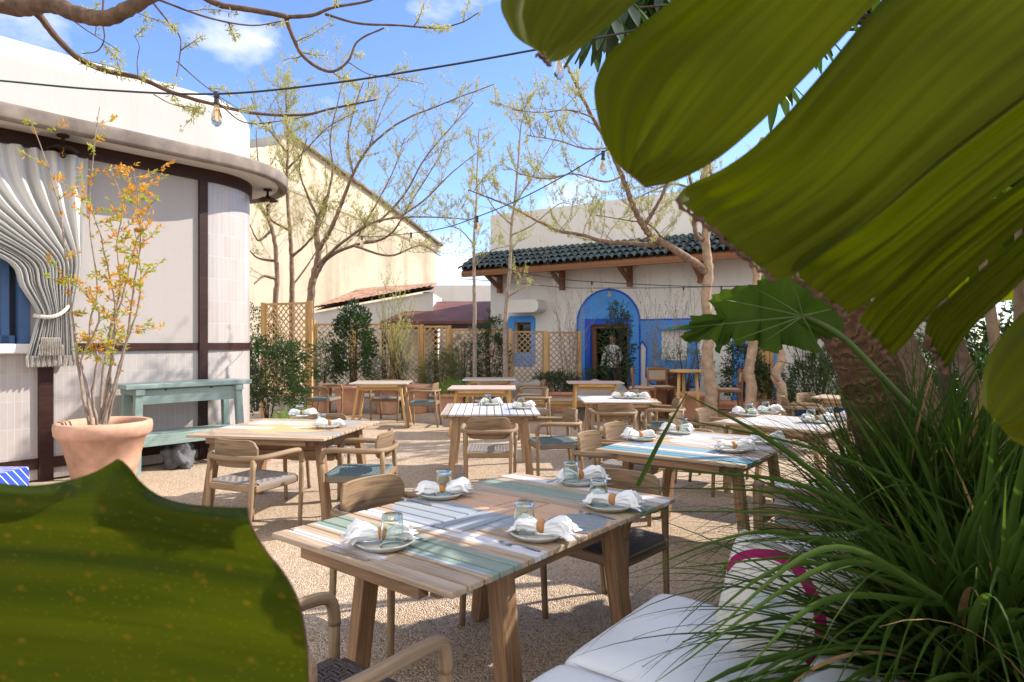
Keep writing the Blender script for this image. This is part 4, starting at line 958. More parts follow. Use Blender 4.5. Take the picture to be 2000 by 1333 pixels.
setting(1428, 880, 'at the front right side of the turquoise striped table', R(143), gl=False, nk=0, nang=R(0))
setting(1492, 864, 'at the right corner of the turquoise striped table', R(143), gl=False, nk=0, nang=R(-5))
setting(1460, 811, 'at the left of the pale table under the strap leaves', R(-45), ga=(0, .02), nk=0, nang=R(185))
setting(1500, 806, 'at the far side of the pale table under the strap leaves', R(225), ga=(.0, .06), nk=0, nang=R(10))
setting(1590, 824, 'at the middle right of the pale table under the strap leaves', R(135), ga=(.0, .03), nk=1, nang=R(180))
setting(1630, 820, 'at the right corner of the pale table under the strap leaves', R(135), ga=(.0, .05), nk=0, nang=R(0))

# ================================================================ BENCH, CUSHIONS, SLATTED SOFAS (right foreground)
def cushion(m, L_, W_, T_, c=(0, 0, 0), puff=.018, n=22, seed=0):
    """rounded seat cushion: superellipsoid-like slab"""
    for sgn in (1, -1):
        G = []
        for i in range(n + 1):
            row = []
            for j in range(n + 1):
                u = -1 + 2 * i / n; v = -1 + 2 * j / n; uu = math.copysign(1 - (1 - abs(u)) ** 1.6, u); vv = math.copysign(1 - (1 - abs(v)) ** 1.6, v)
                e = (max(0, 1 - abs(uu) ** 14)) ** .35 * (max(0, 1 - abs(vv) ** 14)) ** .35
                x = uu * L_ / 2; y = vv * W_ / 2; z = sgn * (T_ / 2 * e + puff * (1 - uu * uu) * (1 - vv * vv)) + .011 * noise.noise(Vector((x * 4, y * 4, seed))) + .004 * noise.noise(Vector((x * 13, y * 6, seed)))
                row.append((c[0] + x, c[1] + y, c[2] + z))
            G.append(row)
        m.grid(G)
sb = thing('bench', 'dark wooden bench under the white seat cushions in the lower right', 'bench', (.66, 2.47, 0), R(52))
m = MB()
for k in range(7): m.box((0, -.25 + .09 * k - .02, .355), (2.3, .07, .022))
m.box((0, -.28, .32), (2.3, .03, .07)); m.box((0, .27, .32), (2.3, .03, .07)); m.build('seat', WOOD, sb, bevel=.004)
for sx in (-1, 0, 1):
    for sy in (-1, 1): m = MB(); m.box((sx * 1.08, sy * .26, .155), (.07, .05, .31)); m.build('leg', WOOD, sb, bevel=.004)
sb.location = (.80, 2.35, 0)
ub = Vector((math.cos(R(52)), math.sin(R(52)), 0)); vb = Vector((ub.y, -ub.x, 0))
for k, (s, ln, lab) in enumerate(((-.62, .98, 'white seat cushion at the bottom edge of the photo, nearer of two on the bench'), (.28, .78, 'white seat cushion with rounded end, farther of two on the bench'))):
    m = MB(); cushion(m, ln, .66, .085, seed=k * 3.3); p = Vector((.06, 2.17, 0)) + ub * (s + .32) + vb * .32
    o = m.build('seat_cushion', WHITEF, smooth=True)
    pm = MB(); lp = []
    for q in range(81):
        a_ = 2 * math.pi * q / 80; ca, sa = math.cos(a_), math.sin(a_); e_ = .16; lp.append((math.copysign(abs(ca) ** e_, ca) * (ln / 2 - .004), math.copysign(abs(sa) ** e_, sa) * .326, .018))
    pm.tube(lp, .0045, 6, cap=False); pm.build('piping', WHITEF, o, smooth=True, fix=False)
    o.location = (p.x + (0.18 if False else 0), p.y, .41); o.rotation_euler.z = R(52); tag(o, lab, 'cushion', 'white cushions on the bench')
def pillow(name, label, loc, rot, mat, s=.5, th=.2, parts=None):
    m = MB(); n = 26
    for sgn in (1, -1):
        G = []
        for i in range(n + 1):
            row = []
            for j in range(n + 1):
                u = -1 + 2 * i / n; v = -1 + 2 * j / n; e = max(0, (1 - u ** 4)) ** .5 * max(0, (1 - v ** 4)) ** .5; pin = 1 - .07 * (1 - abs(u * v))
                wr = .012 * noise.noise(Vector((u * 2.5, v * 2.5, loc[0] * 9 + sgn))) * 2 + .006 * noise.noise(Vector((u * 7, v * 3, loc[1])))
                row.append((u * s / 2 * pin, sgn * (e * th / 2 + wr * e), v * s / 2 * pin))
            G.append(row)
        m.grid(G)
    o = m.build(name, mat, smooth=True); o.location = loc; o.rotation_euler = rot; tag(o, label, 'pillow', 'pillows on the bench')
    return o
def pill_mat(name, shapes, basec=(.70, .66, .60)):
    t = NT(name, .9, .1); P_ = t.n('TexCoord').outputs['Object']; c = t.mix(t.noise(P_, 7, 3), basec, tuple(x * .93 for x in basec))
    for (cx, cz, r0_, r1_, col) in shapes:
        d = t.vm('LENGTH', t.vm('MULTIPLY', t.vm('SUBTRACT', P_, (cx, 0, cz)), (1, 0, 1))); f = t.math('MULTIPLY', t.math('GREATER_THAN', d, r0_), t.math('LESS_THAN', d, r1_)); sz = t.n('SeparateXYZ'); t.l(P_, sz.inputs[0]); f = t.math('MULTIPLY', f, t.math('GREATER_THAN', t.math('ADD', sz.outputs[2], t.math('MULTIPLY', sz.outputs[0], .45)), cz - .015)); c = t.mix(f, c, col)
    t.base(c); t.bump(t.noise(P_, 60, 3), .2, .002); return t.m
PM1 = pill_mat('cream_canvas_magenta_arc', [(-.02, .0, .185, .218, (.36, .010, .11)), (.01, .0, .0, .09, (.50, .54, .58))])
PM2 = pill_mat('white_canvas_orange_dot', [(.05, .12, 0, .09, (.75, .17, .06))], (.74, .73, .72))
PM3 = pill_mat('white_canvas_plain', [], (.74, .74, .76))
pillow('pillow', 'fat cream pillow with magenta arc and grey patch on the white bench cushions', (.99, 2.42, .56), (R(-14), R(8), R(-50)), PM1, .48, .27)
pillow('pillow', 'white pillow behind the cream one with magenta arc', (1.25, 2.80, .53), (R(-30), R(-10), R(-40)), PM3, .46, .24)
pillow('pillow', 'white pillow with orange dot leaning on the slatted sofa', (1.85, 3.42, .60), (R(-14), R(6), R(-25)), PM2, .46, .17)
def sofa(label, loc, rz, ln):
    t = thing('slatted_sofa', label, 'sofa', loc, rz, 'slatted wooden sofas with white cushions')
    for sx in (-1, 1):
        m = MB(); m.bar((sx * ln / 2, 0, 0), (sx * ln / 2, -.06, .80), .055, .05, up=(0, 1, 0)); m.build('post', WOODC, t, bevel=.006)
        m = MB(); m.bar((sx * ln / 2, .62, 0), (sx * ln / 2, .62, .58), .055, .05, up=(0, 1, 0)); m.build('post', WOODC, t, bevel=.006)
        m = MB(); m.box((sx * ln / 2, .30, .60), (.07, .70, .03)); m.build('armrest', WOODC, t, bevel=.008)
    for k in range(5):
        z = .36 + .10 * k; m = MB(); m.box((0, -.01 - .06 * z / .8, z), (ln - .05, .022, .062)); m.build('back_slat', WOODC, t, bevel=.004)
    m = MB(); m.box((0, .31, .30), (ln - .05, .60, .05)); m.build('seat_frame', WOODC, t, bevel=.004)
    m = MB(); cushion(m, ln - .1, .58, .10, (0, .33, .385)); m.build('seat_cushion', WHITEF, t, smooth=True)
    m = MB(); G_ = MB(); cushion(G_, ln - .1, .36, .10); G_.v = [(x, .075 + z - .05 * (y + .2), .62 + y) for x, y, z in G_.v]; G_.build('back_cushion', WHITEF, t, smooth=True)
    return t
sofa('slatted wooden sofa with white cushions, nearer of two behind the strap leaves', (1.86, 3.22, 0), R(-37), 1.25)
sofa('slatted wooden sofa with white cushions beyond, below the pale table', (2.72, 4.25, 0), R(-30), 1.2)

# ================================================================ POTS AND PLANTS ALONG THE FENCE
PG = 'terracotta pots along the lattice fence'
def gp(px, Y): return Vector(((px - CX) * Y / F, Y, 0))
pot('flower_pot', 'dusty terracotta pot at the tall trellis post', gp(625, 14.4), .30, .22, .62, TERRAP, PG)
pot('flower_pot', 'wide reddish pot left of the small splayed leg table', gp(682, 14.2), .37, .24, .62, TERRA, PG)
pot('flower_pot', 'terracotta pot seen between the legs of the small splayed leg table', gp(757, 14.3), .33, .24, .60, TERRAP, PG)
pot('flower_pot', 'terracotta pot right of the small splayed leg table', gp(818, 14.3), .27, .19, .62, TERRA, PG)
def planter(label, px, Y, w, d, h, rz=0):
    r = thing('planter', label, 'planter', gp(px, Y), rz, 'rectangular terracotta planters'); m = MB()
    m.prism([(-w / 2, -d / 2), (w / 2, -d / 2), (w / 2, d / 2), (-w / 2, d / 2)], 0, h - .07); m.build('body', TERRA, r, bevel=.015)
    m = MB(); ww, dw = w + .05, d + .05; m.prism([(-ww / 2, -dw / 2), (ww / 2, -dw / 2), (ww / 2, dw / 2), (-ww / 2, dw / 2)], h - .069, h, holes=[[(-w / 2 + .03, -d / 2 + .03), (w / 2 - .03, -d / 2 + .03), (w / 2 - .03, d / 2 - .03), (-w / 2 + .03, d / 2 - .03)]]); m.build('rim', TERRA, r, bevel=.01)
    return r
planter('short rectangular planter with bright grass between pot and bare table', 878, 14.3, .60, .4, .42)
planter('long terracotta planter between the two covered furniture heaps', 1085, 14.6, 1.1, .42, .45, R(-10))
planter('terracotta planter at the foot of the evergreen left of the pale plank door', 1441, 12.9, .75, .4, .38, R(-30))
planter('terracotta planter in front of the pale plank door', 1510, 13.1, .6, .4, .42, R(-30))
pot('flower_pot', 'brown pot beneath the bare shrub beside the thick tree trunk', gp(1352, 12.9), .34, .22, .55, TERRA, PG)
pot('flower_pot', 'reddish pot between the left bar stools and the round bar table', gp(1268, 13.6), .42, .3, .62, TERRA, PG)
pot('flower_pot', 'dark glazed pot standing behind the round bar table', gp(1310, 14.0), .36, .25, .95, simple('brown_glaze', (.17, .08, .06), .4, .1), PG)
pot('flower_pot', 'terracotta pot under the orange patch table by the green console', gp(505, 8.6), .2, .15, .33, TERRAP, PG)
# covered furniture
def cover(label, px, Y, w, d, h, seed):
    r = gp(px, Y); m = MB(); n = 30; G = []
    for i in range(n + 1):
        row = []
        for j in range(n + 1):
            u = -1 + 2 * i / n; v = -1 + 2 * j / n; e = max(abs(u), abs(v)); top = min(1, (1 - e) * 5) ; sk = 1 + .22 * (1 - top)
            hz = h * (top ** .6) * (.80 + .28 * noise.noise(Vector((u * 1.6, v * 1.6, seed)))) if e < 1 else 0
            fold = .05 * math.sin(math.atan2(v, u) * 11 + seed) * (1 - top)
            row.append((u * w / 2 * (sk + fold) * .85, v * d / 2 * (sk + fold) * .85, max(0.0, hz) + .01 * noise.noise(Vector((u * 6, v * 6, seed)))))
        G.append(row)
    m.grid(G); tag(m.build('furniture_cover', TARP, smooth=True, loc=r), label, 'cover', 'taupe furniture covers')
cover('taupe cloth cover over furniture, left heap behind the far tables', 1020, 14.3, 1.2, 1.0, .78, 1.3)
cover('taupe cloth cover over furniture, right heap in front of the doorway', 1175, 13.6, 1.35, 1.0, .80, 6.1)

shrub('evergreen_shrub', 'dense glossy evergreen bush in front of the tall trellis panel', gp(523, 11.6) + Vector((0, 0, .05)), .78, .7, 1.62, LF_DK, 6500, .075, .028)
shrub('flowering_grass', 'low light green clump at the foot of the dense evergreen bush', gp(575, 11.3), .3, .3, .32, LF_LIME, 700, .12, .015, 3, cat_='plant')
shrub('bay_tree', 'dark bay tree in the wide reddish pot', gp(690, 14.3) + Vector((0, 0, .4)), .42, .4, 2.0, LF_DK, 3800, .085, .034)
shrub('evergreen_shrub', 'dark grey green bush between tall trellis post and bay tree', gp(632, 14.9) + Vector((0, 0, .3)), .42, .4, 1.35, LF_DK, 2600, .06, .02)
shrub('rosemary_bush', 'olive green rosemary bush behind the small splayed leg table', gp(752, 14.8) + Vector((0, 0, .4)), .55, .45, .95, LF_GR, 4200, .07, .008)
shrub('rosemary_bush', 'round yellowish green rosemary bush right of the small splayed leg table', gp(860, 14.9) + Vector((0, 0, .3)), .52, .45, 1.05, LF_MID, 5200, .075, .008)
shrub('grass_tuft', 'bright green grass in the short rectangular planter', gp(878, 14.3) + Vector((0, 0, .36)), .28, .17, .24, LF_LIME, 900, .12, .008, 2, cat_='plant')
shrub('evergreen_shrub', 'tall narrow dark shrub between the two slender tree trunks', gp(957, 15.2), .45, .4, 2.2, LF_DK, 3400, .07, .024)
shrub('evergreen_shrub', 'dull dark shrub behind the lattice left of the first slender trunk', gp(905, 15.4), .38, .4, 1.9, LF_GR, 2400, .05, .016)
shrub('trailing_plant', 'dark trailing greenery in the long terracotta planter', gp(1085, 14.6) + Vector((0, 0, .35)), .5, .25, .50, LF_DK, 2200, .09, .016, 4, cat_='plant')
shrub('evergreen_shrub', 'tall dark evergreen in front of the blue arch doorway', gp(1206, 14.3), .34, .35, 2.45, LF_DK, 1700, .10, .026)
shrub('evergreen_shrub', 'lower dark foliage at the left jamb of the arch doorway', gp(1158, 14.5), .35, .3, 1.0, LF_DK, 1100, .08, .02)
shrub('olive_shrub', 'grey green loose shrub under the white niche', gp(1338, 13.6) + Vector((0, 0, .4)), .62, .4, 1.15, LF_GR, 1500, .05, .017, 16)
shrub('evergreen_shrub', 'dark glossy shrub left of the pale plank door', gp(1452, 13.0) + Vector((0, 0, .2)), .42, .35, 1.35, LF_DK, 2400, .08, .026)
shrub('evergreen_shrub', 'dark shrub at the white wall right of the twisted trunks', gp(1598, 12.2), .75, .5, 1.3, LF_DK, 3400, .085, .026)
shrub('evergreen_shrub', 'small leafy shrub at the foot of the pale plank door', gp(1500, 13.0) + Vector((0, 0, .3)), .35, .3, .75, LF_DK, 1100, .07, .022)
shrub('hedge', 'dark green hedge beside the left building behind the tall trellis', gp(500, 14.6), .8, .5, 2.35, LF_DK, 4500, .06, .024)
shrub('ground_cover', 'low ferny green plants under the strap leaf clump', (2.3, 3.6, 0), 1.0, .7, .35, LF_LIME, 2600, .06, .02, 4, cat_='plant')
shrub('garden_shrub', 'green bed of shrubs at the right edge beyond the trunks', (5.2, 6.6, 0), 1.2, 1.2, 1.1, LF_MID, 4500, .08, .025)
def bare(name, label, px, Y, h, spread, n, leaves=None, group=None, thick=.014):
    r = thing(name, label, 'shrub', gp(px, Y), 0, group); wb = MB(); sites = []; lb = MB()
    for k in range(n):
        a = rnd(0, 6.28); d = Vector((math.cos(a) * spread, math.sin(a) * spread * .6, 1)); twig(wb, Vector((math.cos(a) * .05, math.sin(a) * .05, 0)), d, h * rnd(.8, 1.05), thick, sites, 2, .16, .22, 5, .42, 9)
    wb.build('stem', BARKG if leaves is None else BARKD, r, smooth=True, fix=False)
    for (p, d) in sites:
        if rnd(0, 1) < (.25 if leaves is None else .8): leaf(lb, p, (d + rdir() * .8).normalized(), rnd(.02, .045) if leaves is None else rnd(.04, .07), .012 if leaves is None else .018)
    if lb.v: lb.build('foliage', leaves or BARKD, r, fix=False)
bare('bare_shrub', 'leafless twiggy shrub left of the blue arch', 1105, 14.6, 2.6, .22, 6)
bare('bare_shrub', 'leafless twiggy shrub in front of the blue panel with white niche', 1300, 14.0, 2.7, .28, 7)
bare('young_tree', 'thin young shrub with small leaves before the lattice fence', 790, 14.5, 2.5, .2, 7, LF_SPR)
bare('young_shrub', 'thin airy shrub at the white wall above the dark one, right of the twisted trunks', 1590, 12.5, 2.0, .45, 7, LF_MID)

# ---------------------------------------------------------------- trellis fence
def lattice(parent, a, b, z0, z1, mat, y=0):
    """diagonal lattice between a and b (2-D points in parent's space)"""
    A_ = Vector((a[0], a[1], 0)); B_ = Vector((b[0], b[1], 0)); w = (B_ - A_).length; u = (B_ - A_) / w; n = Vector((u.y, -u.x, 0)); h = z1 - z0; m = MB(); sp = .135
    for sgn, off in ((1, .006), (-1, -.006)):
        k = -int(h / sp) - 1
        while k * sp < w + h:
            x0 = k * sp
            pts = []
            # line from (x0, 0) going up at 45 degrees, clipped to the panel
            xa, xb = max(0, x0), min(w, x0 + h)
            if xb - xa > .02:
                pa = (xa, xa - x0); pb = (xb, xb - x0)
                if sgn < 0: pa, pb = (w - pa[0], pa[1]), (w - pb[0], pb[1])
                P1 = A_ + u * pa[0] + n * off + Vector((0, 0, z0 + pa[1])); P2 = A_ + u * pb[0] + n * off + Vector((0, 0, z0 + pb[1])); m.bar(P1, P2, .011, .022, up=tuple(u.cross(Vector((0, 0, 1))).cross((P2 - P1).normalized())))
            k += 1
    m.build('lattice_panel', mat, parent, fix=False)
    m = MB()
    for z in (z0, z1): m.box((A_ + B_) / 2 + Vector((0, 0, z)), (w, .03, .045), Matrix.Rotation(math.atan2(u.y, u.x), 3, 'Z'))
    for p in (A_, B_): m.box(p + Vector((0, 0, (z0 + z1) / 2)) + u * (.02 if p == A_ else -.02), (.04, .028, h - .046), Matrix.Rotation(math.atan2(u.y, u.x), 3, 'Z'), ax=2)
    m.build('panel_frame', mat, parent)
tl = thing('trellis', 'tall honey coloured diagonal trellis panel beside the left building', 'trellis', (0, 0, 0), 0, 'diagonal wooden trellises')
a, b = gp(519, 13.4), gp(600, 12.9); lattice(tl, a, b, .5, 2.30, WOODP)
for p in (a + Vector((-.05, .02, 0)), b + Vector((.06, -.0, 0))): m = MB(); m.box((p.x, p.y, 1.17), (.09, .09, 2.34)); m.build('post', WOODP, tl, bevel=.006)
tf = thing('trellis_fence', 'long diagonal lattice fence with posts running along the back of the court', 'fence', (0, 0, 0), 0, 'diagonal wooden trellises')
xs = [(612, 15.6, 2.05), (690, 15.6, 1.98), (768, 15.6, 1.98), (824, 15.6, 1.95), (878, 15.6, 1.93), (996, 15.4, 1.85), (1066, 15.2, 1.80), (1132, 15.0, 1.78)]
for (x0, y0, h0_), (x1, y1, h1_) in zip(xs, xs[1:]):
    a, b = gp(x0, y0), gp(x1, y1); d = (b - a).normalized() * .05; lattice(tf, a + d, b - d, .35, min(h0_, h1_) - .03, WOODP if x0 < 990 else WOODL)
for x0, y0, h0_ in xs: p = gp(x0, y0); m = MB(); m.box((p.x, p.y, h0_ / 2), (.08, .08, h0_)); m.build('post', WOODP, tf, bevel=.005)

# ================================================================ TREES
def tuft(lb, p, d, sc=1.0, k=None):
    for j in range(k or random.choice((1, 2, 3, 4, 6))):
        q = (d * .6 + rdir() * 1.0 + Vector((0, 0, .1))).normalized(); leaf(lb, p + rdir() * .02 * sc, q, rnd(.028, .06) * sc, rnd(.009, .016) * sc, mi=0)
    if rnd(0, 1) < .3:
        for j in range(2): leaf(lb, p, (Vector((rnd(-.3, .3), rnd(-.3, .3), -1))), rnd(.04, .065) * sc, .010 * sc, mi=1, fold=.5)
def tree(name, label, limbs, bark, leafd=.8, tw=(.4, .9), tn=9, up=.05, sc=1.0, group=None, depth=1, kids=4, start=.25, flat=0, cat_='tree', trr=.0065, tuftk=None, down=False, wob=1.0, dens=2.2):
    """limbs: list of (points, r0, r1, twigs?) ; the first one is the trunk"""
    r = thing(name, label, cat_, (0, 0, 0), 0, group); tb = MB(); lb = MB(); sites = []
    for i, (pts, r0, r1, q) in enumerate(limbs):
        wb = MB(); q = q * dens
        n = max(14, len(pts) * 6); P_ = limb(tb if i == 0 else wb, pts, r0, r1, n, 12 if r0 > .05 else 7, min(r0 * .12, .012) * wob)
        L_ = sum((P_[k + 1] - P_[k]).length for k in range(n - 1)); cnt = int(q * L_)
        for k in range(cnt):
            t_ = start + (1 - start) * (k + rnd(0, 1)) / cnt if i == 0 else rnd(.08, 1); x = t_ * (n - 1); a = min(int(x), n - 2); b = P_[a].lerp(P_[a + 1], x - a); tan = (P_[a + 1] - P_[a]).normalized()
            dd = (tan * rnd(.2, .9) + rdir(-.5 if down else -.1, .9)).normalized(); dd.z *= 1 - flat
            twig(wb, b, dd, rnd(*tw) * (1.15 - .4 * t_), trr * rnd(.7, 1.2), sites, depth, .16, up, kids, .5, tn)
        sites.append((P_[-1], tan if cnt else Vector((0, 0, 1))))
        if wb.v: wb.build('branch' if i else 'twigs', bark if bark is not BARKP else BARK, r, smooth=True, fix=False)
    for (p, d) in sites:
        if rnd(0, 1) < leafd: tuft(lb, p, d, sc, tuftk)
    tb.build('trunk', bark, r, smooth=True, fix=False)
    lb.build('foliage', [LF_SPR, LF_CAT], r, fix=False); return r
def pl_(pts, Y0, Y1=None, wig=0):
    Y1 = Y0 if Y1 is None else Y1; n = len(pts); return [at(x, y, Y0 + (Y1 - Y0) * i / max(1, n - 1) + rnd(-wig, wig)) for i, (x, y) in enumerate(pts)]
def foot(px, Y): return (px, CY + F * H / Y)
TG = 'spring trees with small young leaves'
tree('tree', 'left of three trunks behind the tall trellis, with crooked low branches', [
    (pl_([foot(540, 16.5), (538, 600), (541, 540), (536, 470), (524, 430), (505, 400)], 16.5), .08, .035, 1.2),
    (pl_([(540, 545), (515, 540), (497, 555)], 16.5, 16.0), .05, .02, 1.5), (pl_([(538, 510), (505, 505), (488, 490)], 16.5, 16.2), .04, .015, 1.5), (pl_([(530, 450), (505, 470), (488, 440)], 16.5, 16), .04, .012, 1.6),
    (pl_([(524, 430), (520, 380), (505, 320), (500, 250)], 16.5, 16), .04, .01, 2)], BARK, .62, (.5, 1.1), start=.45, group=TG)
tree('tree', 'middle of three trunks behind the tall trellis, straight with tall leader', [
    (pl_([foot(570, 17), (570, 600), (570, 520), (566, 440), (560, 360), (563, 290), (560, 215), (558, 165)], 17), .085, .012, 3.6),
    (pl_([(572, 500), (600, 475), (625, 440), (640, 400)], 17, 16), .04, .012, 2.2), (pl_([(566, 450), (530, 430), (505, 395), (490, 380)], 17, 16.2), .04, .012, 2.4),
    (pl_([(562, 330), (600, 290), (640, 250), (700, 215)], 17, 16), .03, .01, 3), (pl_([(562, 300), (530, 260), (505, 230), (490, 190)], 17, 16.4), .03, .01, 3), (pl_([(562, 380), (540, 350), (500, 345)], 17, 16), .03, .01, 3),
    (pl_([(570, 560), (600, 520), (625, 480)], 17, 17.4), .03, .015, 1)], BARK, .62, (.5, 1.2), start=.5, group=TG)
tree('tree', 'widest of the three trees behind the tall trellis, long limbs reaching right over the fence', [
    (pl_([foot(604, 16), (606, 600), (612, 545), (622, 500), (618, 460), (622, 430), (640, 385)], 16), .11, .05, 1.0),
    (pl_([(622, 490), (650, 440), (672, 385), (690, 340), (720, 290), (780, 240), (860, 205), (965, 165)], 16, 14.5), .06, .010, 2.6),
    (pl_([(620, 520), (645, 495), (680, 465), (730, 435), (790, 425), (860, 425), (920, 430)], 16, 14), .05, .010, 2.6),
    (pl_([(615, 545), (640, 505), (690, 480), (740, 470), (770, 450), (800, 400), (850, 320), (870, 275)], 16, 15), .05, .008, 2.6),
    (pl_([(640, 385), (650, 330), (645, 270), (660, 200), (672, 150)], 16, 15.6), .035, .008, 2.6),
    (pl_([(690, 340), (680, 280), (690, 220), (710, 160)], 15.6, 15), .03, .008, 2.6),
    (pl_([(740, 435), (790, 380), (830, 310), (880, 250), (925, 200)], 15.2, 14.6), .03, .008, 2.6),
    (pl_([(780, 425), (830, 390), (880, 340), (930, 300)], 15, 14.2), .025, .008, 2.6),
    (pl_([(622, 430), (600, 380), (585, 330), (600, 270)], 16, 15.2), .04, .010, 2.4), (pl_([(690, 480), (760, 500), (820, 480), (860, 500)], 15.6, 14.6), .035, .01, 2.2),
    (pl_([(720, 290), (740, 230), (760, 180)], 15, 15), .02, .007, 2.6), (pl_([(700, 460), (740, 390), (770, 330), (790, 270)], 15.5, 15), .025, .008, 2.6)], BARK, .62, (.5, 1.2), start=.6, group=TG)
tree('slender_tree', 'left of two slender trunks standing in the court before the lattice fence', [
    (pl_([foot(928, 14.2), (927, 640), (926, 560), (926, 480), (930, 400), (932, 330), (936, 250)], 14.2), .055, .010, 3.2),
    (pl_([(927, 480), (900, 450), (870, 440)], 14.2, 13.8), .018, .006, 3), (pl_([(927, 520), (960, 490), (1000, 480)], 14.2, 13.6), .018, .006, 3)], BARKG, .5, (.35, .8), start=.45, dens=1.3, flat=.4, group='slender young trees', trr=.006)
tree('slender_tree', 'right of two slender trunks standing in the court before the lattice fence', [
    (pl_([foot(987, 13.8), (987, 650), (990, 590), (996, 520), (1000, 440), (1010, 350), (1016, 260), (1022, 230)], 13.8), .062, .010, 3.0),
    (pl_([(998, 460), (1040, 440), (1090, 400), (1120, 400)], 13.8, 13.2), .02, .006, 3), (pl_([(1000, 440), (960, 400), (940, 350)], 13.8, 13.2), .02, .006, 3), (pl_([(992, 580), (1030, 560), (1080, 555)], 13.8, 13.4), .02, .006, 2.6), (pl_([(1005, 400), (1050, 330), (1090, 260)], 13.8, 13.2), .018, .006, 3)], BARKG, .5, (.4, .9), start=.45, dens=1.3, flat=.3, group='slender young trees', trr=.006)
tree('tree', 'thickest pale trunk in front of the blue building, forking under the tiled eave', [
    (pl_([foot(1392, 11.6), (1388, 760), (1382, 700), (1384, 640), (1379, 585), (1384, 530), (1378, 480), (1380, 430), (1372, 380), (1378, 320)], 11.6), .112, .06, .5),
    (pl_([(1378, 530), (1345, 505), (1300, 478), (1272, 462), (1256, 440), (1240, 410), (1225, 370), (1205, 320), (1180, 270), (1150, 215), (1125, 165), (1108, 130)], 11.6, 9.6), .075, .020, 1.6),
    (pl_([(1258, 442), (1275, 415), (1292, 385), (1305, 355), (1330, 340)], 11, 10.4), .040, .015, 2.4),
    (pl_([(1282, 480), (1240, 476), (1180, 472), (1140, 460), (1095, 452), (1050, 432), (1000, 405), (950, 385), (915, 372)], 11.3, 9.8), .045, .008, 2.8),
    (pl_([(1380, 470), (1362, 462), (1356, 430), (1362, 395), (1350, 360), (1340, 310)], 11.6, 11), .05, .02, 1.8),
    (pl_([(1215, 345), (1180, 355), (1120, 340), (1070, 350), (1010, 340)], 10.6, 9.6), .02, .006, 3), (pl_([(1190, 290), (1140, 290), (1090, 275), (1030, 265)], 10.2, 9.4), .018, .006, 3),
    (pl_([(1160, 230), (1110, 215), (1060, 220), (1000, 215)], 9.9, 9.2), .016, .006, 3), (pl_([(1300, 478), (1270, 440), (1220, 430), (1160, 420)], 11.4, 10.8), .022, .006, 3), (pl_([(1380, 420), (1420, 395), (1450, 400)], 11.6, 11), .03, .01, 3),
    (pl_([(1374, 380), (1320, 360), (1270, 375), (1230, 395)], 11.6, 11), .025, .008, 3)], BARKP, .6, (.4, .85), start=.8, group='knobbly pruned trees')
tree('tree', 'middle pale twisted trunk, at the left of the plank door', [
    (pl_([foot(1462, 11.4), (1467, 760), (1463, 720), (1470, 680), (1462, 640), (1472, 590), (1478, 540), (1472, 500), (1480, 440), (1470, 360), (1490, 270)], 11.4), .10, .05, .4),
    (pl_([(1478, 480), (1440, 440), (1400, 380), (1380, 290)], 11.4, 10.6), .05, .015, 2), (pl_([(1475, 440), (1520, 380), (1560, 280), (1600, 200)], 11.4, 10.6), .05, .015, 2)], BARKP, .8, (.4, .9), start=.85, group='knobbly pruned trees')
tree('tree', 'right pale twisted trunk with a curled stub, at the right of the plank door', [
    (pl_([foot(1520, 11.2), (1528, 770), (1516, 735), (1526, 700), (1518, 660), (1534, 610), (1545, 540), (1560, 450), (1570, 350)], 11.2), .095, .05, .4),
    (pl_([(1520, 745), (1506, 728), (1510, 712), (1524, 706), (1545, 712)], 11.1, 10.9), .018, .010, 0), (pl_([(1560, 440), (1600, 360), (1650, 260)], 11.2, 10.6), .05, .015, 2)], BARKP, .8, (.4, .9), start=.9, group='knobbly pruned trees')
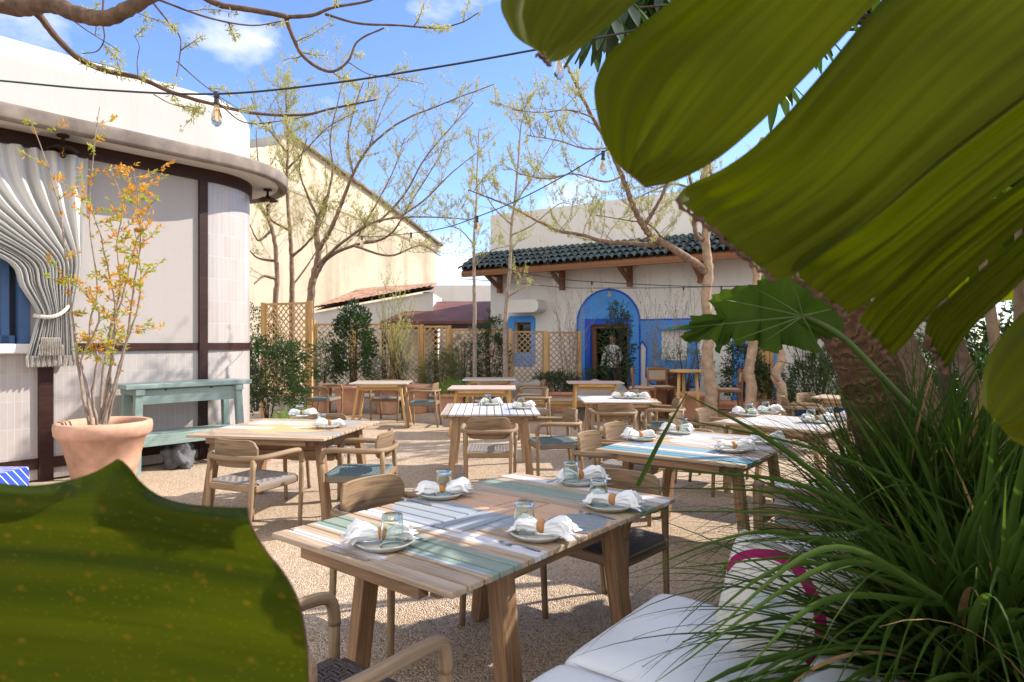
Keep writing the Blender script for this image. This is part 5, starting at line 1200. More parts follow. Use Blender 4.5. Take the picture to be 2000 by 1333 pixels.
# large boughs of a tree that stands outside the picture on the left
Y = 4.6
tree('overhanging_tree', 'brown boughs with young leaves hanging across the upper left sky', [
    ([(-4.2, 3.2, 0), (-4.1, 3.3, 1.6), (-3.95, 3.6, 3.0), (-3.9, 4.0, 3.8)] + pl_([(0, 8), (60, 12), (100, 8), (150, 28), (205, 36), (250, 18), (310, -15), (420, -60)], Y, Y - .3), .085, .04, .3),
    (pl_([(40, 8), (75, 30), (105, 68), (150, 112), (205, 138), (270, 152), (340, 182), (420, 205), (500, 222), (590, 225), (650, 212), (735, 195)], Y, Y + .6), .030, .006, 2.0),
    (pl_([(385, -12), (430, 10), (480, 18), (555, 32), (560, 42), (575, 80), (590, 108), (620, 132), (650, 140), (680, 120), (700, 80), (750, 55)], Y, Y + .3), .024, .006, 1.8),
    (pl_([(555, 34), (610, 30), (650, 15), (720, 2), (760, -20)], Y + .1, Y + .1), .016, .006, 1.8), (pl_([(635, 28), (700, 46), (780, 50), (850, 55), (900, 45), (935, 25)], Y + .1, Y + .3), .010, .004, 2.2),
    (pl_([(310, 0), (390, 30), (450, 45), (500, 50), (550, 42)], Y, Y), .008, .004, 2.2), (pl_([(298, 5), (330, 45), (352, 75), (350, 120), (345, 150)], Y, Y - .2), .007, .003, 2.2),
    (pl_([(115, 20), (170, 60), (210, 85), (235, 102)], Y, Y), .005, .002, 1.5), (pl_([(202, 0), (200, 40), (204, 75), (190, 100), (160, 105)], Y, Y), .007, .003, 1.5), (pl_([(270, 155), (268, 120), (272, 90), (262, 70)], Y, Y), .004, .002, 2), 
    (pl_([(345, 120), (390, 160), (430, 190), (470, 215)], Y, Y + .2), .005, .002, 4), (pl_([(430, 205), (480, 240), (560, 235), (620, 222)], Y + .2, Y + .6), .006, .003, 2.5), (pl_([(680, 122), (720, 145), (770, 152), (830, 165)], Y + .3, Y + .5), .004, .002, 3),
    (pl_([(300, 185), (340, 205), (400, 212)], Y, Y), .004, .002, 3)], BARKB, .8, (.10, .34), 5, .0, .9, start=.6, dens=1.8, depth=0, trr=.004, down=True, tuftk=5, wob=.25)
for (x0, y0, x1, y1, yy) in ():
    pass

# ================================================================ STRING LIGHTS
def cable(label, pts, bulbs, r=.006):
    P_ = cat(pts, 60); m = MB(); m.tube(P_, r, 6); o = tag(m.build('string_light_cable', BLACK, smooth=True), label, 'cable', 'black cables of the string lights')
    for (px, lab, k) in bulbs:
        p = min(P_, key=lambda q: abs((q.x / q.y * F + CX) - px)); a = P_.index(p)
        j = a + 1 if (P_[min(a + 1, 59)].x / P_[min(a + 1, 59)].y - p.x / p.y) * (px - (p.x / p.y * F + CX)) > 0 else a - 1; j = max(0, min(59, j)); q = P_[j]
        xa, xb = p.x / p.y * F + CX, q.x / q.y * F + CX; f = (px - xa) / (xb - xa) if abs(xb - xa) > 1e-6 else 0; p = p.lerp(q, max(0, min(1, f)))
        t = thing('string_bulb', lab, 'light bulb', p, 0, 'clear filament bulbs of the string lights')
        m = MB(); m.lathe([(0, .012), (.016, .012), (.017, -.02), (.014, -.028), (.014, -.048), (.019, -.052), (.019, -.062), (0, -.062)], 16); m.build('socket', BLACK, t, smooth=False)
        m = MB(); m.lathe([(.012, -.062), (.013, -.075), (.020, -.10), (.030, -.135), (.032, -.155), (.026, -.178), (.012, -.192), (0, -.196)], 20); m.build('bulb', BULB, t, smooth=True)
        m = MB(); m.tube([(0, 0, -.062), (0, 0, -.11)], .004, 5)
        for s in range(5): a_ = s * 1.256; m.tube([(.003, 0, -.10), (.010 * math.cos(a_), .010 * math.sin(a_), -.10), (.014 * math.cos(a_), .014 * math.sin(a_), -.16)], .0012, 4)
        m.build('filament', FILA, t, fix=False)
cable('black cable sweeping from the left edge before the pavilion to the topmost leaf', [at(-120, 148, 4.4), at(0, 158, 4.2), at(200, 176, 4.05), at(423, 184, 3.95), at(640, 164, 3.9), at(850, 132, 3.85), at(1000, 106, 3.8), at(1220, 64, 3.7), at(1500, 0, 3.6)],
      [(423, 'clear filament bulb before the white parapet, largest in view', 1), (1092, 'filament bulb beneath the tip of the topmost leaf lobe', 1)])
cable('black cable falling from the second large leaf lobe toward the beige gable building', [at(1420, 160, 4.6), at(1300, 225, 5.0), at(1178, 298, 5.6), at(1100, 345, 6.1), at(1010, 392, 6.8), at(932, 424, 7.6), at(870, 445, 8.5), at(803, 456, 9.8), at(707, 462, 11.5), at(640, 440, 13), at(600, 405, 14)],
      [(1178, 'filament bulb beside the edge of the second large leaf lobe', 1), (932, 'filament bulb above the left slender tree trunk', 1), (803, 'filament bulb left of the slender trees, before the beige building edge', 1), (707, 'filament bulb among the tree branches before the beige building, farthest left of the sagging cable', 1)])
cable('upper thin black cable running across the white wall above the blue arch', [at(930, 500, 12), at(1000, 528, 11.6), at(1100, 546, 11.3), at(1200, 553, 11.1), at(1320, 559, 10.9), at(1420, 560, 10.6), at(1520, 555, 10.2), at(1700, 540, 9.6)],
      [(1156, 'filament bulb on the wall cable at the upper left of the blue arch', 1), (1409, 'filament bulb right of the thickest tree trunk above the broad lobed leaf', 1)], .007)
cable('lower thin black cable running across the white wall above the blue arch', [at(900, 545, 14.4), at(1000, 552, 14.2), at(1100, 562, 14), at(1190, 563, 13.8), at(1335, 562, 13.6), at(1500, 556, 13.3), at(1700, 540, 13)],
      [(1190, 'small filament bulb hanging at the crown of the blue arch', 1), (1335, 'small filament bulb between the blue arch and the thickest tree trunk', 1)], .007)

# ================================================================ LARGE LEAVES IN FRONT
def bigleaf_mat(name, dark, mid, tr, spots=False, fac=.42, vs=15, ribs=.07):
    t = NT(name, .55, .06); uv = t.co('UV', (1, 1, 1)); P_ = t.co('Position')
    s = t.co('UV', (.7, vs, 1)); n = t.noise(s, 1, 3, .5); n2 = t.noise(t.co('UV', (2.5, vs * 5, 1)), 1, 2)
    ln_ = t.noise(t.co('UV', (.25, vs * 1.7, 1)), 1, 1); line = t.math('MULTIPLY', t.math('SUBTRACT', .022, t.math('ABSOLUTE', t.math('SUBTRACT', ln_, .5)), clamp=True), 40, clamp=True)
    f = t.math('ADD', t.math('MULTIPLY', n, .8), t.math('MULTIPLY', n2, .2)); f = t.math('ADD', f, t.math('MULTIPLY', line, ribs)); c = t.ramp(f, [(.34, dark), (.66, mid)]); trc = t.ramp(f, [(.33, tuple(x * .7 for x in tr)), (.62, tr)])
    if spots:
        v = t.vor(t.co('Position', (1, 1, 1.5)), 34); k = t.math('MULTIPLY', t.math('SUBTRACT', .26, v, clamp=True), 4.5, clamp=True); g = t.noise(P_, 16, 3); k = t.math('MULTIPLY', k, t.math('GREATER_THAN', g, .5))
        v2 = t.vor(t.co('Position', (1, 1, 1.8)), 85); k2 = t.math('MULTIPLY', t.math('SUBTRACT', .26, v2, clamp=True), 4, clamp=True)
        c = t.mix(t.math('MULTIPLY', k2, t.noise(P_, 9, 2)), c, (.20, .17, .008)); c = t.mix(t.math('MULTIPLY', k, .38), c, (.20, .10, .01)); trc = t.mix(t.math('MULTIPLY', k, .5), trc, (.3, .15, .01))
    t.base(c); t.trans(trc, fac)
    t.bump(f, .4, .004); return t.m
BL = bigleaf_mat('banana_leaf_underside', (.012, .019, .0005), (.036, .045, .001), (.21, .24, .001), fac=.5)
BL2 = bigleaf_mat('spotted_banana_leaf', (.014, .034, .001), (.048, .060, .002), (.09, .11, .002), True, .35, 8, .05)
EDGE = simple('dry_brown_leaf_edge', (.10, .055, .035), .9, .3, 40, .3)
RIB = simple('pale_green_midrib', (.20, .26, .06), .5, .1, 8, .1)
def lobe(mb, A, B, Y0, Y1, bow=.06, nA=40, nB=26, rip=.006, ripn=9, edge=None, ea=.0, tipbow=0):
    """strip of leaf between two traced edges, root to tip; Y0/Y1 distances of root and tip; bow = curvature in depth"""
    a = cat([(x, y, 0) for x, y in A], nA); b = cat([(x, y, 0) for x, y in B], nA); G = []
    for i in range(nA):
        t_ = i / (nA - 1); row = []
        for j in range(nB):
            s = j / (nB - 1); p = a[i].lerp(b[i], s); Y = Y0 + (Y1 - Y0) * t_ + bow * math.sin(math.pi * s) + tipbow * t_ ** 5 + rip * math.sin(s * math.pi * 2 * ripn) * (.3 + .7 * t_) + .01 * noise.noise(Vector((s * 4, t_ * 3, Y0 * 7)))
            row.append(at(p.x, p.y, Y))
        G.append(row)
    mb.grid(G); return G
bt = thing('banana_plant', 'giant paddle leaf torn into hanging lobes, filling the upper right of the photo', 'banana plant', (0, 0, 0))
LOB = [
  # root (upper right) -> tip ; upper edge, lower edge
  ([(1130, -260), (1050, -120), (990, -40), (978, 10), (990, 45), (1010, 75), (1050, 100)], [(1420, -160), (1330, -70), (1250, -2), (1200, 42), (1140, 90), (1100, 116), (1075, 122)], 1.10, .95, .03),
  ([(1640, -330), (1480, -160), (1350, -30), (1250, 50), (1190, 105), (1163, 160), (1163, 205), (1178, 272), (1205, 320)], [(1950, -240), (1840, -120), (1730, -15), (1640, 80), (1560, 165), (1480, 245), (1405, 308), (1330, 350), (1262, 366)], 1.02, .90, .05),
  ([(2120, -420), (1960, -240), (1800, -70), (1710, 15), (1600, 150), (1500, 262), (1420, 325), (1345, 362), (1320, 388)], [(2420, -80), (2250, 40), (2090, 130), (1960, 225), (1830, 325), (1710, 425), (1610, 495), (1545, 540), (1512, 546)], .98, .84, .05),
  ([(2400, -90), (2240, 30), (2080, 128), (1955, 218), (1825, 318), (1705, 418), (1620, 465), (1560, 505), (1545, 530)], [(2450, 60), (2290, 150), (2130, 248), (2010, 335), (1900, 420), (1800, 500), (1720, 572), (1680, 600), (1652, 616)], .97, .86, .03),
  ([(2450, 70), (2290, 165), (2130, 262), (2010, 345), (1920, 405), (1830, 470), (1760, 535), (1700, 590), (1676, 630)], [(2450, 200), (2300, 270), (2150, 350), (2010, 435), (1930, 505), (1860, 570), (1810, 620), (1770, 670), (1742, 697)], .94, .82, .03),
  ([(2450, 215), (2300, 285), (2150, 365), (2020, 440), (1960, 490), (1900, 540), (1850, 585), (1815, 615), (1805, 650)], [(2450, 300), (2300, 360), (2160, 430), (2030, 520), (1970, 575), (1920, 620), (1880, 665), (1860, 700), (1845, 722)], .90, .80, .02),
  ([(2450, 330), (2330, 400), (2200, 470), (2100, 530), (2020, 590), (1970, 640), (1935, 690), (1918, 740), (1918, 790)], [(2500, 640), (2420, 660), (2330, 690), (2250, 740), (2180, 790), (2120, 835), (2070, 865), (2020, 878), (1975, 860)], .84, .70, .05)]
m = MB(); eb = MB()
for k, (A, B, y0, y1, bw) in enumerate(LOB):
    G = lobe(m, A, B, y0, y1, bw, ripn=5 + k % 3, nB=34, rip=.004)
    if k in (0, 2, 3, 4, 5):
        tip = G[-1]; ep = [tip[j] + Vector((rnd(-.003, .003), 0, -.003 + rnd(-.004, .003))) for j in range(len(tip))]; eb.tube(ep, [rnd(.0015, .0055) for _ in ep], 5, flat=.4)
    if k in (1,): eb.tube([G[i][-1] for i in range(len(G) - 4, len(G))] + [G[-1][j] for j in range(len(G[-1]) - 1, 0, -3)], .0012, 4)
m.build('leaf', BL, bt, smooth=True, fix=False); eb.build('dry_edge', EDGE, bt, smooth=True, fix=False)
m = MB(); m.tube(cat([at(2500, 900, .9), at(2480, 400, .95), at(2440, 0, 1.0), at(2200, -300, 1.04), at(1800, -480, 1.1), at(1200, -400, 1.2)], 30), [.022, .010], 8); m.build('midrib', RIB, bt, smooth=True)
m = MB(); m.tube([(1.35, .75, 0), (1.25, .8, .6), at(2500, 900, .9)], [.07, .024], 12); m.build('stem', RIB, bt, smooth=True)
# leaf at the lower left
bl = thing('banana_plant', 'spotted green paddle leaf rising across the lower left corner', 'banana plant', (0, 0, 0))
top = [(-420, 900), (-260, 910), (-120, 925), (0, 944), (70, 948), (135, 938), (185, 922), (215, 905), (232, 897), (252, 912), (280, 946), (320, 972), (370, 985), (430, 990), (482, 992)]
a = cat([(x, y, 0) for x, y in top], 70)
rightE = cat([(482, 992, 0), (492, 1030, 0), (520, 1078, 0), (552, 1118, 0), (580, 1170, 0), (596, 1240, 0), (603, 1330, 0), (604, 1500, 0)], 44); m = MB(); G = []
for i in range(70):
    t_ = i / 69; row = []
    for j in range(44):
        s = j / 43; r_ = rightE[j]; w_ = (a[i].x + 420) / 902; x = -420 + (r_.x + 420) * w_; bl_ = 930 + 62 * w_ ** 2; ay = bl_ + (a[i].y - bl_) * math.exp(-s * 9)
        yb = r_.y + (1 - w_) * 0; y = ay + (r_.y - 992) 
        y += 26 * math.sin(math.pi * min(1, w_ * 1.0)) * math.sin(math.pi * s) * -1
        dep = .82 - .10 * w_ ** 2 + .004 * math.sin(s * 15 + 2.2 * w_) * (1 + s) + .0012 * math.sin(s * 40 + w_)
        if s < .1: dep += .03 * (1 - s / .1) * (1 if (w_ > .78) or (w_ < .62 and w_ > .45) else .2)
        row.append(at(x, y, dep))
    G.append(row)
m.grid(G); m.uv = [[(v, u) for (u, v) in f] for f in m.uv]; m.uv = [[(v, u) for (u, v) in f] for f in m.uv]
m.build('leaf', BL2, bl, smooth=True, fix=False)
m = MB(); m.tube([G[-1][j] + Vector((.0005, 0, 0)) for j in range(44)], .0011, 4); m.build('dry_edge', EDGE, bl, smooth=True, fix=False)
m = MB(); m.tube(cat([at(-420, 1500, .82), at(-420, 1250, .82), at(-422, 900, .82)], 12), [.02, .012], 8); m.tube([(-1.1, .82, 0), at(-420, 1500, .82)], [.04, .02], 8); m.build('midrib', RIB, bl, smooth=True)

# philodendron: ringed trunk, stalks and broad lobed leaves
ph = thing('philodendron', 'ringed brown philodendron trunk with a broad lobed leaf reaching left on a thick stalk', 'philodendron', (0, 0, 0))
def ringbark():
    t = NT('ringed_scar_bark', .85, .2); sx = t.n('SeparateXYZ'); t.l(t.n('TexCoord').outputs['UV'], sx.inputs[0])
    nn = t.noise(t.co('Position'), 9, 5); h = t.math('SINE', t.math('ADD', t.math('MULTIPLY', sx.outputs[0], 78), t.math('MULTIPLY', nn, 14))); n = t.noise(t.co('Position'), 45, 5, .7)
    f = t.math('ADD', t.math('MULTIPLY', h, .10), t.math('ADD', t.math('MULTIPLY', n, .5), .25)); f = t.math('ADD', f, t.math('MULTIPLY', t.math('GREATER_THAN', h, .86), -.22)); t.base(t.ramp(f, [(.25, (.02, .012, .008)), (.5, (.11, .055, .03)), (.75, (.26, .15, .085))])); t.bump(f, 1, .014); return t.m
RB = ringbark()
tp = [at(1845, 1150, 3.3), at(1810, 1060, 3.3), at(1770, 950, 3.3), at(1738, 860, 3.3), at(1712, 790, 3.3), at(1695, 719, 3.3), at(1668, 655, 3.32), at(1640, 600, 3.4), at(1640, 520, 3.6), at(1680, 420, 3.9)]
tp = [Vector((2.25, 3.3, 0))] + tp
m = MB(); P_ = cat(tp, 60); m.tube(P_, [(.165 - .03 * i / 59) * (1 + .05 * math.sin(i * 1.9) + rnd(-.02, .02)) for i in range(60)], 28); m.build('trunk', RB, ph, smooth=True, fix=False)
m = MB(); p = at(1665, 765, 3.13); m.lathe([(.0, .01), (.02, .012), (.032, .0), (.045, .016), (.055, .0)], 20); m.v = [(p.x + x * 1.0, p.y + .02 - z, p.z + y * .75) for x, y, z in m.v]; m.build('leaf_scar', RB, ph, smooth=True)
PHL = bigleaf_mat('philodendron_leaf', (.016, .040, .007), (.042, .080, .013), (.15, .24, .02), False, .3, 9)
def philo(mb, rb, base, tip, up, width, lobes=7, droop=.15, seed=0):
    """broad lobed leaf; base = petiole joint, tip = far end, up = normal"""
    rs = random.Random(seed); ax = (tip - base); L_ = ax.length; ax.normalize(); sd = ax.cross(up).normalized(); nn = sd.cross(ax).normalized(); N_ = 96; c = base + ax * L_ * .12; outp = []
    for k in range(N_ + 1):
        a = 2 * math.pi * k / N_ ; ca, sa = math.cos(a), math.sin(a)
        r_ = (.52 + .40 * ca if ca > 0 else .52 - .12 * ca); 
        if ca < -.93: r_ *= .35
        lob = abs(math.sin(a * lobes / 2 + .4)) ** .5; r_ *= .66 + .34 * lob; r_ *= 1 + .06 * math.sin(a * 13 + seed) + .04 * math.sin(a * 29 + seed)
        outp.append((ca * r_ * L_, sa * r_ * width, a))
    rings = 7; G = []
    for q in range(rings + 1):
        f = q / rings; row = []
        for (x, y, a) in outp:
            X, Yy = x * f, y * f; z = -droop * (Yy * Yy / (width * .5)) - droop * .5 * max(0, X / L_) ** 2 * L_ + .018 * math.sin(a * lobes) * f + .008 * math.sin(a * 17 + seed) * f * f
            row.append(c + ax * X + sd * Yy + nn * z)
        G.append(row)
    mb.grid(G); mb.uv[-rings * N_:] = [[(u * .6, v) for (u, v) in f] for f in mb.uv[-rings * N_:]]
    for k in range(0, N_, 8):
        pts = [G[q][k] - nn * .002 for q in range(rings)]; rb.tube(pts, [.0045, .0012], 4, cap=False)
lm, rbm = MB(), MB()
J = at(1560, 612, 2.25)
OUT = [(1295, 642), (1345, 634), (1352, 617), (1398, 612), (1386, 588), (1402, 572), (1440, 560), (1476, 556), (1488, 541), (1528, 538), (1562, 548), (1600, 560), (1632, 580), (1649, 608), (1646, 640), (1628, 662), (1598, 660), (1602, 690), (1570, 684), (1532, 674), (1520, 690), (1486, 682), (1478, 664), (1440, 674), (1428, 662), (1402, 690), (1392, 664), (1362, 668), (1340, 668), (1330, 655), (1352, 645)]
oc = cat([(x, y, 0) for x, y in OUT + OUT[:1]], 150); G = []
for q in range(9):
    f = q / 8; row = []
    for k, p in enumerate(oc):
        cx_, cy_ = 1500 + (min(1560, max(1400, p.x)) - 1500) * .8, 622; jg = 3.5 * math.sin(k * 1.9) * f * f; x = cx_ + (p.x + jg - cx_) * f; y = cy_ + (p.y + jg * .6 - cy_) * f
        yy = 2.25 - .30 * (1560 - x) / 230 + .10 * (y - 620) / 70 * f - .05 * f * f + .03 * math.sin(k * .42) * f; row.append(at(x, y, yy))
    G.append(row)
lm.grid(G); lm.uv = [[(u * .5, v) for (u, v) in f] for f in lm.uv]
for (x, y) in ((1345, 640), (1405, 584), (1480, 566), (1545, 552), (1640, 600), (1598, 682), (1485, 672), (1405, 676)):
    p0, p1 = at(1560, 618, 2.22), at(x, y, 2.25 - .30 * (1560 - x) / 230 + .10 * (y - 620) / 70 - .06); rbm.tube(cat([p0 + Vector((0, -.025, 0)), p0.lerp(p1, .5) + Vector((0, -.02, 0)), p1], 8), [.0045, .001], 5)
lm.build('leaf', PHL, ph, smooth=True, fix=False)
m = MB(); m.tube(cat([J, at(1640, 655, 2.3), at(1720, 735, 2.4), at(1800, 820, 2.55), at(1900, 930, 2.8), at(1960, 1030, 3.0)], 24), [.010, .020], 8); m.build('stalk', simple('stalk_green', (.075, .12, .03), .5, .1, 8, .1), ph, smooth=True)
rbm.build('leaf_vein', simple('dull_green_vein', (.09, .15, .03), .5, .1, 8, .1), ph, smooth=True, fix=False)
# crown of the philodendron and the banana clump on the right, mostly behind the large leaf: they shade the near tables
lm, rbm, sm = MB(), MB(), MB(); ct = tp[-1]
for k in range(60):
    a = 2.4 * k; el = rnd(-.15, .9); rad = rnd(.7, 1.5); e = ct + Vector((math.cos(a) * rad * 1.1, math.sin(a) * rad, .25 + el * 1.0)); 
    if e.y < 2.2: e.y = 2.2 + rnd(0, .4)
    epx, epy = e.x / e.y * F + CX, CY - F * (e.z - H) / e.y; edge_ = 1150 if epy < 200 else 1200 + (epy - 200) * 1.05
    if epy > 560: edge_ = 1900
    if epx - 420 < edge_ + 60: continue
    mid = ct.lerp(e, .5) + Vector((0, 0, .22)); sm.tube(cat([ct, mid, e], 10), [.018, .008], 6); d = (e - mid).normalized(); d.z -= .45; philo(lm, rbm, e, e + d.normalized() * rnd(.42, .62), Vector((rnd(-.3, .3), rnd(-.3, .3), 1)), rnd(.38, .5), 9, .5, k)
lm.build('crown_foliage', PHL, ph, smooth=True, fix=False); sm.build('crown_stalks', RIB, ph, smooth=True, fix=False)
tag(ph.children[0] if False else ph)
def banana(label, base, h, leaves, seed, name='banana_clump', lean=(0, 0), ln=1.5, wd=.42):
    rs = random.Random(seed); r = thing(name, label, 'banana plant', (0, 0, 0), 0, 'banana plants on the right side'); sm, lm = MB(), MB(); B = Vector(base)
    for k in range(leaves):
        a = rs.uniform(0, 6.28) if not isinstance(lean, list) else lean[k % len(lean)]; t0 = B + Vector((rs.uniform(-.25, .25), rs.uniform(-.25, .25), 0)); t1 = t0 + Vector((math.cos(a) * .25, math.sin(a) * .25, h * rs.uniform(.7, 1.05))); Lf = ln * rs.uniform(.8, 1.15)
        sm.tube(cat([t0, t0.lerp(t1, .5) + Vector((0, 0, .1)), t1], 8), [.05, .018], 8)
        d = Vector((math.cos(a), math.sin(a), rs.uniform(.5, 1.1))).normalized(); p = t1.copy(); n = 22; spine = [p.copy()]
        for i in range(n): d = (d + Vector((0, 0, -.085))).normalized(); p = p + d * Lf / n; spine.append(p.copy())
        bad = False
        for q in spine:
            for s_ in (-wd, 0, wd):
                y_ = max(.3, q.y); qx = (q.x + s_) / y_ * F + CX; qy = CY - F * (q.z - .2 - H) / y_
                if q.y > .3 and (qx < 1350 or (qy > 330 and qx < 1600) or (qy > 560 and qx < 1780)): bad = True
        if bad: continue
        sm.tube(spine, [.018, .004], 6)
        for sg in (-1, 1):
            G = []; seg = []
            for i, q in enumerate(spine):
                t_ = i / n; tan = (spine[min(i + 1, n)] - spine[max(0, i - 1)]).normalized(); sd = tan.cross(Vector((0, 0, 1))).normalized() * sg; w_ = wd * math.sin(math.pi * min(1, .06 + .94 * t_)) ** .55
                seg.append([q + sd * w_ * s + Vector((0, 0, -.35 * w_ * s * s + .008 * math.sin(i * 2.2))) + tan * .12 * s for s in (0, .25, .5, .75, 1)])
            i = 0
            while i < n:
                j = min(n, i + rs.randint(2, 5)); G = [list(map(Vector, x)) for x in seg[i:j + 1]]
                if j - i >= 1:
                    dz = rs.uniform(-.06, .0)
                    for x in G:
                        for q_ in range(1, 5): x[q_].z += dz * q_ / 4
                    if len(G) > 2: G[-1] = [G[-1][q_].lerp(G[-2][q_], .35 * q_ / 4) for q_ in range(5)]
                    lm.grid(G)
                i = j
    sm.build('stem', RB if False else BARKP, r, smooth=True, fix=False); lm.build('leaf', BL, r, smooth=True, fix=False); return r
banana('tall banana clump at the right edge behind the strap leaves', (2.9, 3.5, 0), 2.3, 10, 3, ln=1.6)
banana('farther banana clump at the right edge with leaning brown stems', (3.9, 4.6, 0), 2.6, 11, 8, ln=1.7)
banana('banana clump at the right edge closest to the white pillows', (2.6, 1.9, 0), 2.2, 6, 12, ln=1.5)
# leaning brown stems seen between the leaf lobes
lt = thing('leaning_stems', 'two leaning brown banana stems right of the ringed trunk', 'banana stem', (0, 0, 0)); 
for (A, B, y0, y1, w_) in (((1905, 1040), (1775, 685), 3.6, 3.9, .062), ((1960, 960), (1850, 620), 4.0, 4.4, .05), ((1800, 840), (1745, 690), 4.2, 4.4, .07)):
    m = MB(); a, b = at(*A, y0), at(*B, y1); m.tube(cat([Vector((a.x + .25, a.y, 0)), a, a.lerp(b, .5) + Vector((.02, 0, 0)), b, b + (b - a) * .5], 20), [w_ * 1.2, w_ * .8], 12); m.build('stem', BARK, lt, smooth=True, fix=False)
# hanging leaflets of an umbrella tree behind the top lobes
ut = thing('umbrella_tree', 'umbrella tree with hanging glossy leaflets seen between the upper leaf lobes', 'tree', (0, 0, 0)); lb, wb = MB(), MB(); tr0 = at(1760, 60, 5.2)
wb.tube(cat([Vector((tr0.x + .4, 5.2, 0)), Vector((tr0.x + .3, 5.2, 2)), tr0], 12), [.06, .035], 8)
for k in range(30):
    px, py = rnd(1120, 1800), 0; px = px + 200 if 1300 < px < 1500 else px; py = 240 - (px - 1400) * .95 + rnd(-140, 20)
    
    if px < 1330: py = rnd(-60, 40)
    if k < 2: px, py = (1165, 40) if k == 0 else (1195, 20)
    c = at(px, py, 5.0 + rnd(-.5, .5)); wb.tube(cat([tr0, tr0.lerp(c, .5) + Vector((0, 0, .15)), c], 8), [.018, .006], 5, cap=False)
    for j in range(9):
        a = j / 9 * 6.28; d = Vector((math.cos(a) * .8, math.sin(a) * .8, -1.0 + rnd(-.3, .2))).normalized(); l_ = rnd(.26, .38); st_ = c + d * .05; sd = d.cross(Vector((0, 0, 1))).normalized(); G = []
        for i in range(7):
            t_ = i / 6; w_ = .042 * math.sin(math.pi * (.08 + .90 * t_)) ** .8; q = st_ + d * l_ * t_ + Vector((0, 0, -.05 * t_ * t_)); G.append([q - sd * w_, q + sd.cross(d) * -.010, q + sd * w_])
        lb.grid(G); wb.tube([c, st_], .004, 4, cap=False)
wb.build('branch', BARKD, ut, smooth=True, fix=False); lb.build('foliage', LF_DK, ut, smooth=True, fix=False)

# strap leaf clumps
SL = bigleaf_mat('strap_leaf', (.018, .042, .008), (.06, .10, .018), (.16, .28, .03), False, .22, 1)
def clump(name, label, c, n, ln, seed, az=(0, 6.283), w=.012, targ=None, elev=(.35, 1.25), droop=.09):
    rs = random.Random(seed); r = thing(name, label, 'ornamental grass', (0, 0, 0), 0, 'clumps of arching strap leaves'); m, dm = MB(), MB(); C_ = Vector(c)
    def blade(p, d, l_, w_, dr, tgt):
        n_ = 14; pts = [p.copy()]; q = p.copy(); tw = rs.uniform(-.5, .5)
        for i in range(n_): d = (d + Vector((0, 0, -dr * (1 + i * .12)))).normalized(); q = q + d * l_ / n_; pts.append(q.copy())
        G = []
        for i, x in enumerate(pts):
            t_ = i / n_; tan = (pts[min(i + 1, n_)] - pts[max(0, i - 1)]).normalized(); sd = tan.cross(Vector((math.sin(tw + t_), 0, 1))).normalized(); ww = w_ * (.55 + .45 * math.sin(math.pi * min(1, t_ * 1.2 + .1))) * (1 - max(0, t_ - .55) / .45 * .95) if t_ > .0 else w_ * .6
            G.append([x - sd * ww, x - sd.cross(tan) * ww * .35, x + sd * ww])
        tgt.grid(G)
    for k in range(n):
        a = rs.uniform(*az); el = rs.uniform(*elev); d = Vector((math.cos(a) * math.cos(el), math.sin(a) * math.cos(el), math.sin(el))); p = C_ + Vector((rs.uniform(-.13, .13), rs.uniform(-.13, .13), rs.uniform(-.04, .06)))
        blade(p, d, ln * rs.uniform(.65, 1.1), w * rs.uniform(.6, 1.15), droop * rs.uniform(.4, 1.3), dm if rs.random() < .035 else m)
    for (pa, pb, pc, y0, y1, ww) in (targ or []):
        P_ = cat([at(*pa, y0), at(*pb, (y0 + y1) / 2), at(*pc, y1)], 16); G = []
        for i, x in enumerate(P_):
            t_ = i / 15; tan = (P_[min(i + 1, 15)] - P_[max(0, i - 1)]).normalized(); sd = tan.cross(Vector((0, -1, .25))).normalized(); q = .72 * ww * (1 - max(0, t_ - .5) / .5 * .93); G.append([x - sd * q, x + sd.cross(tan) * q * .3, x + sd * q])
        m.grid(G)
    m.build('foliage', SL, r, smooth=True, fix=False)
    if dm.v: dm.build('dry_leaf', simple('dry_strap_leaf', (.34, .20, .09), .8, .2, 20, .1), r, smooth=True, fix=False)
    return r
TB = [((1900, 1200), (1560, 900), (1330, 765), 2.1, 1.9, .013), ((1245, 950), (1290, 860), (1345, 762), 1.95, 1.9, .009), ((1870, 1150), (1600, 960), (1270, 915), 2.1, 1.8, .011), ((1900, 1000), (1600, 880), (1265, 805), 2.3, 2.1, .008),
      ((1850, 1100), (1600, 1010), (1150, 1000), 2.0, 1.7, .006), ((1850, 1180), (1640, 1100), (1280, 1333), 1.9, 1.3, .011), ((1850, 1150), (1520, 1040), (1230, 1120), 2.0, 1.6, .008), ((1850, 1180), (1650, 1060), (1440, 1060), 1.9, 1.6, .009),
      ((1830, 1170), (1560, 1100), (1340, 1240), 1.8, 1.5, .009), ((1850, 1180), (1620, 1170), (1430, 1333), 1.8, 1.3, .011), ((1860, 1150), (1740, 930), (1560, 640), 2.2, 2.3, .010), ((1880, 1150), (1800, 900), (1690, 690), 2.3, 2.4, .010),
      ((1860, 1160), (1640, 1010), (1390, 900), 2.1, 1.9, .010), ((1860, 1160), (1600, 980), (1180, 950), 2.1, 1.9, .007), ((1840, 1170), (1620, 1070), (1330, 1290), 1.7, 1.2, .010), ((1860, 1180), (1660, 1090), (1310, 1110), 1.9, 1.6, .009)]
clump('strap_leaf_clump', 'large clump of dark green strap leaves arching over the pillows', (1.42, 2.02, .45), 760, 1.2, 21, targ=TB, w=.0125, droop=.07)
clump('strap_leaf_clump', 'strap leaf clump behind the largest one, at the foot of the ringed trunk', (1.85, 2.6, .45), 560, 1.35, 22, elev=(.55, 1.45), w=.0105, droop=.06)
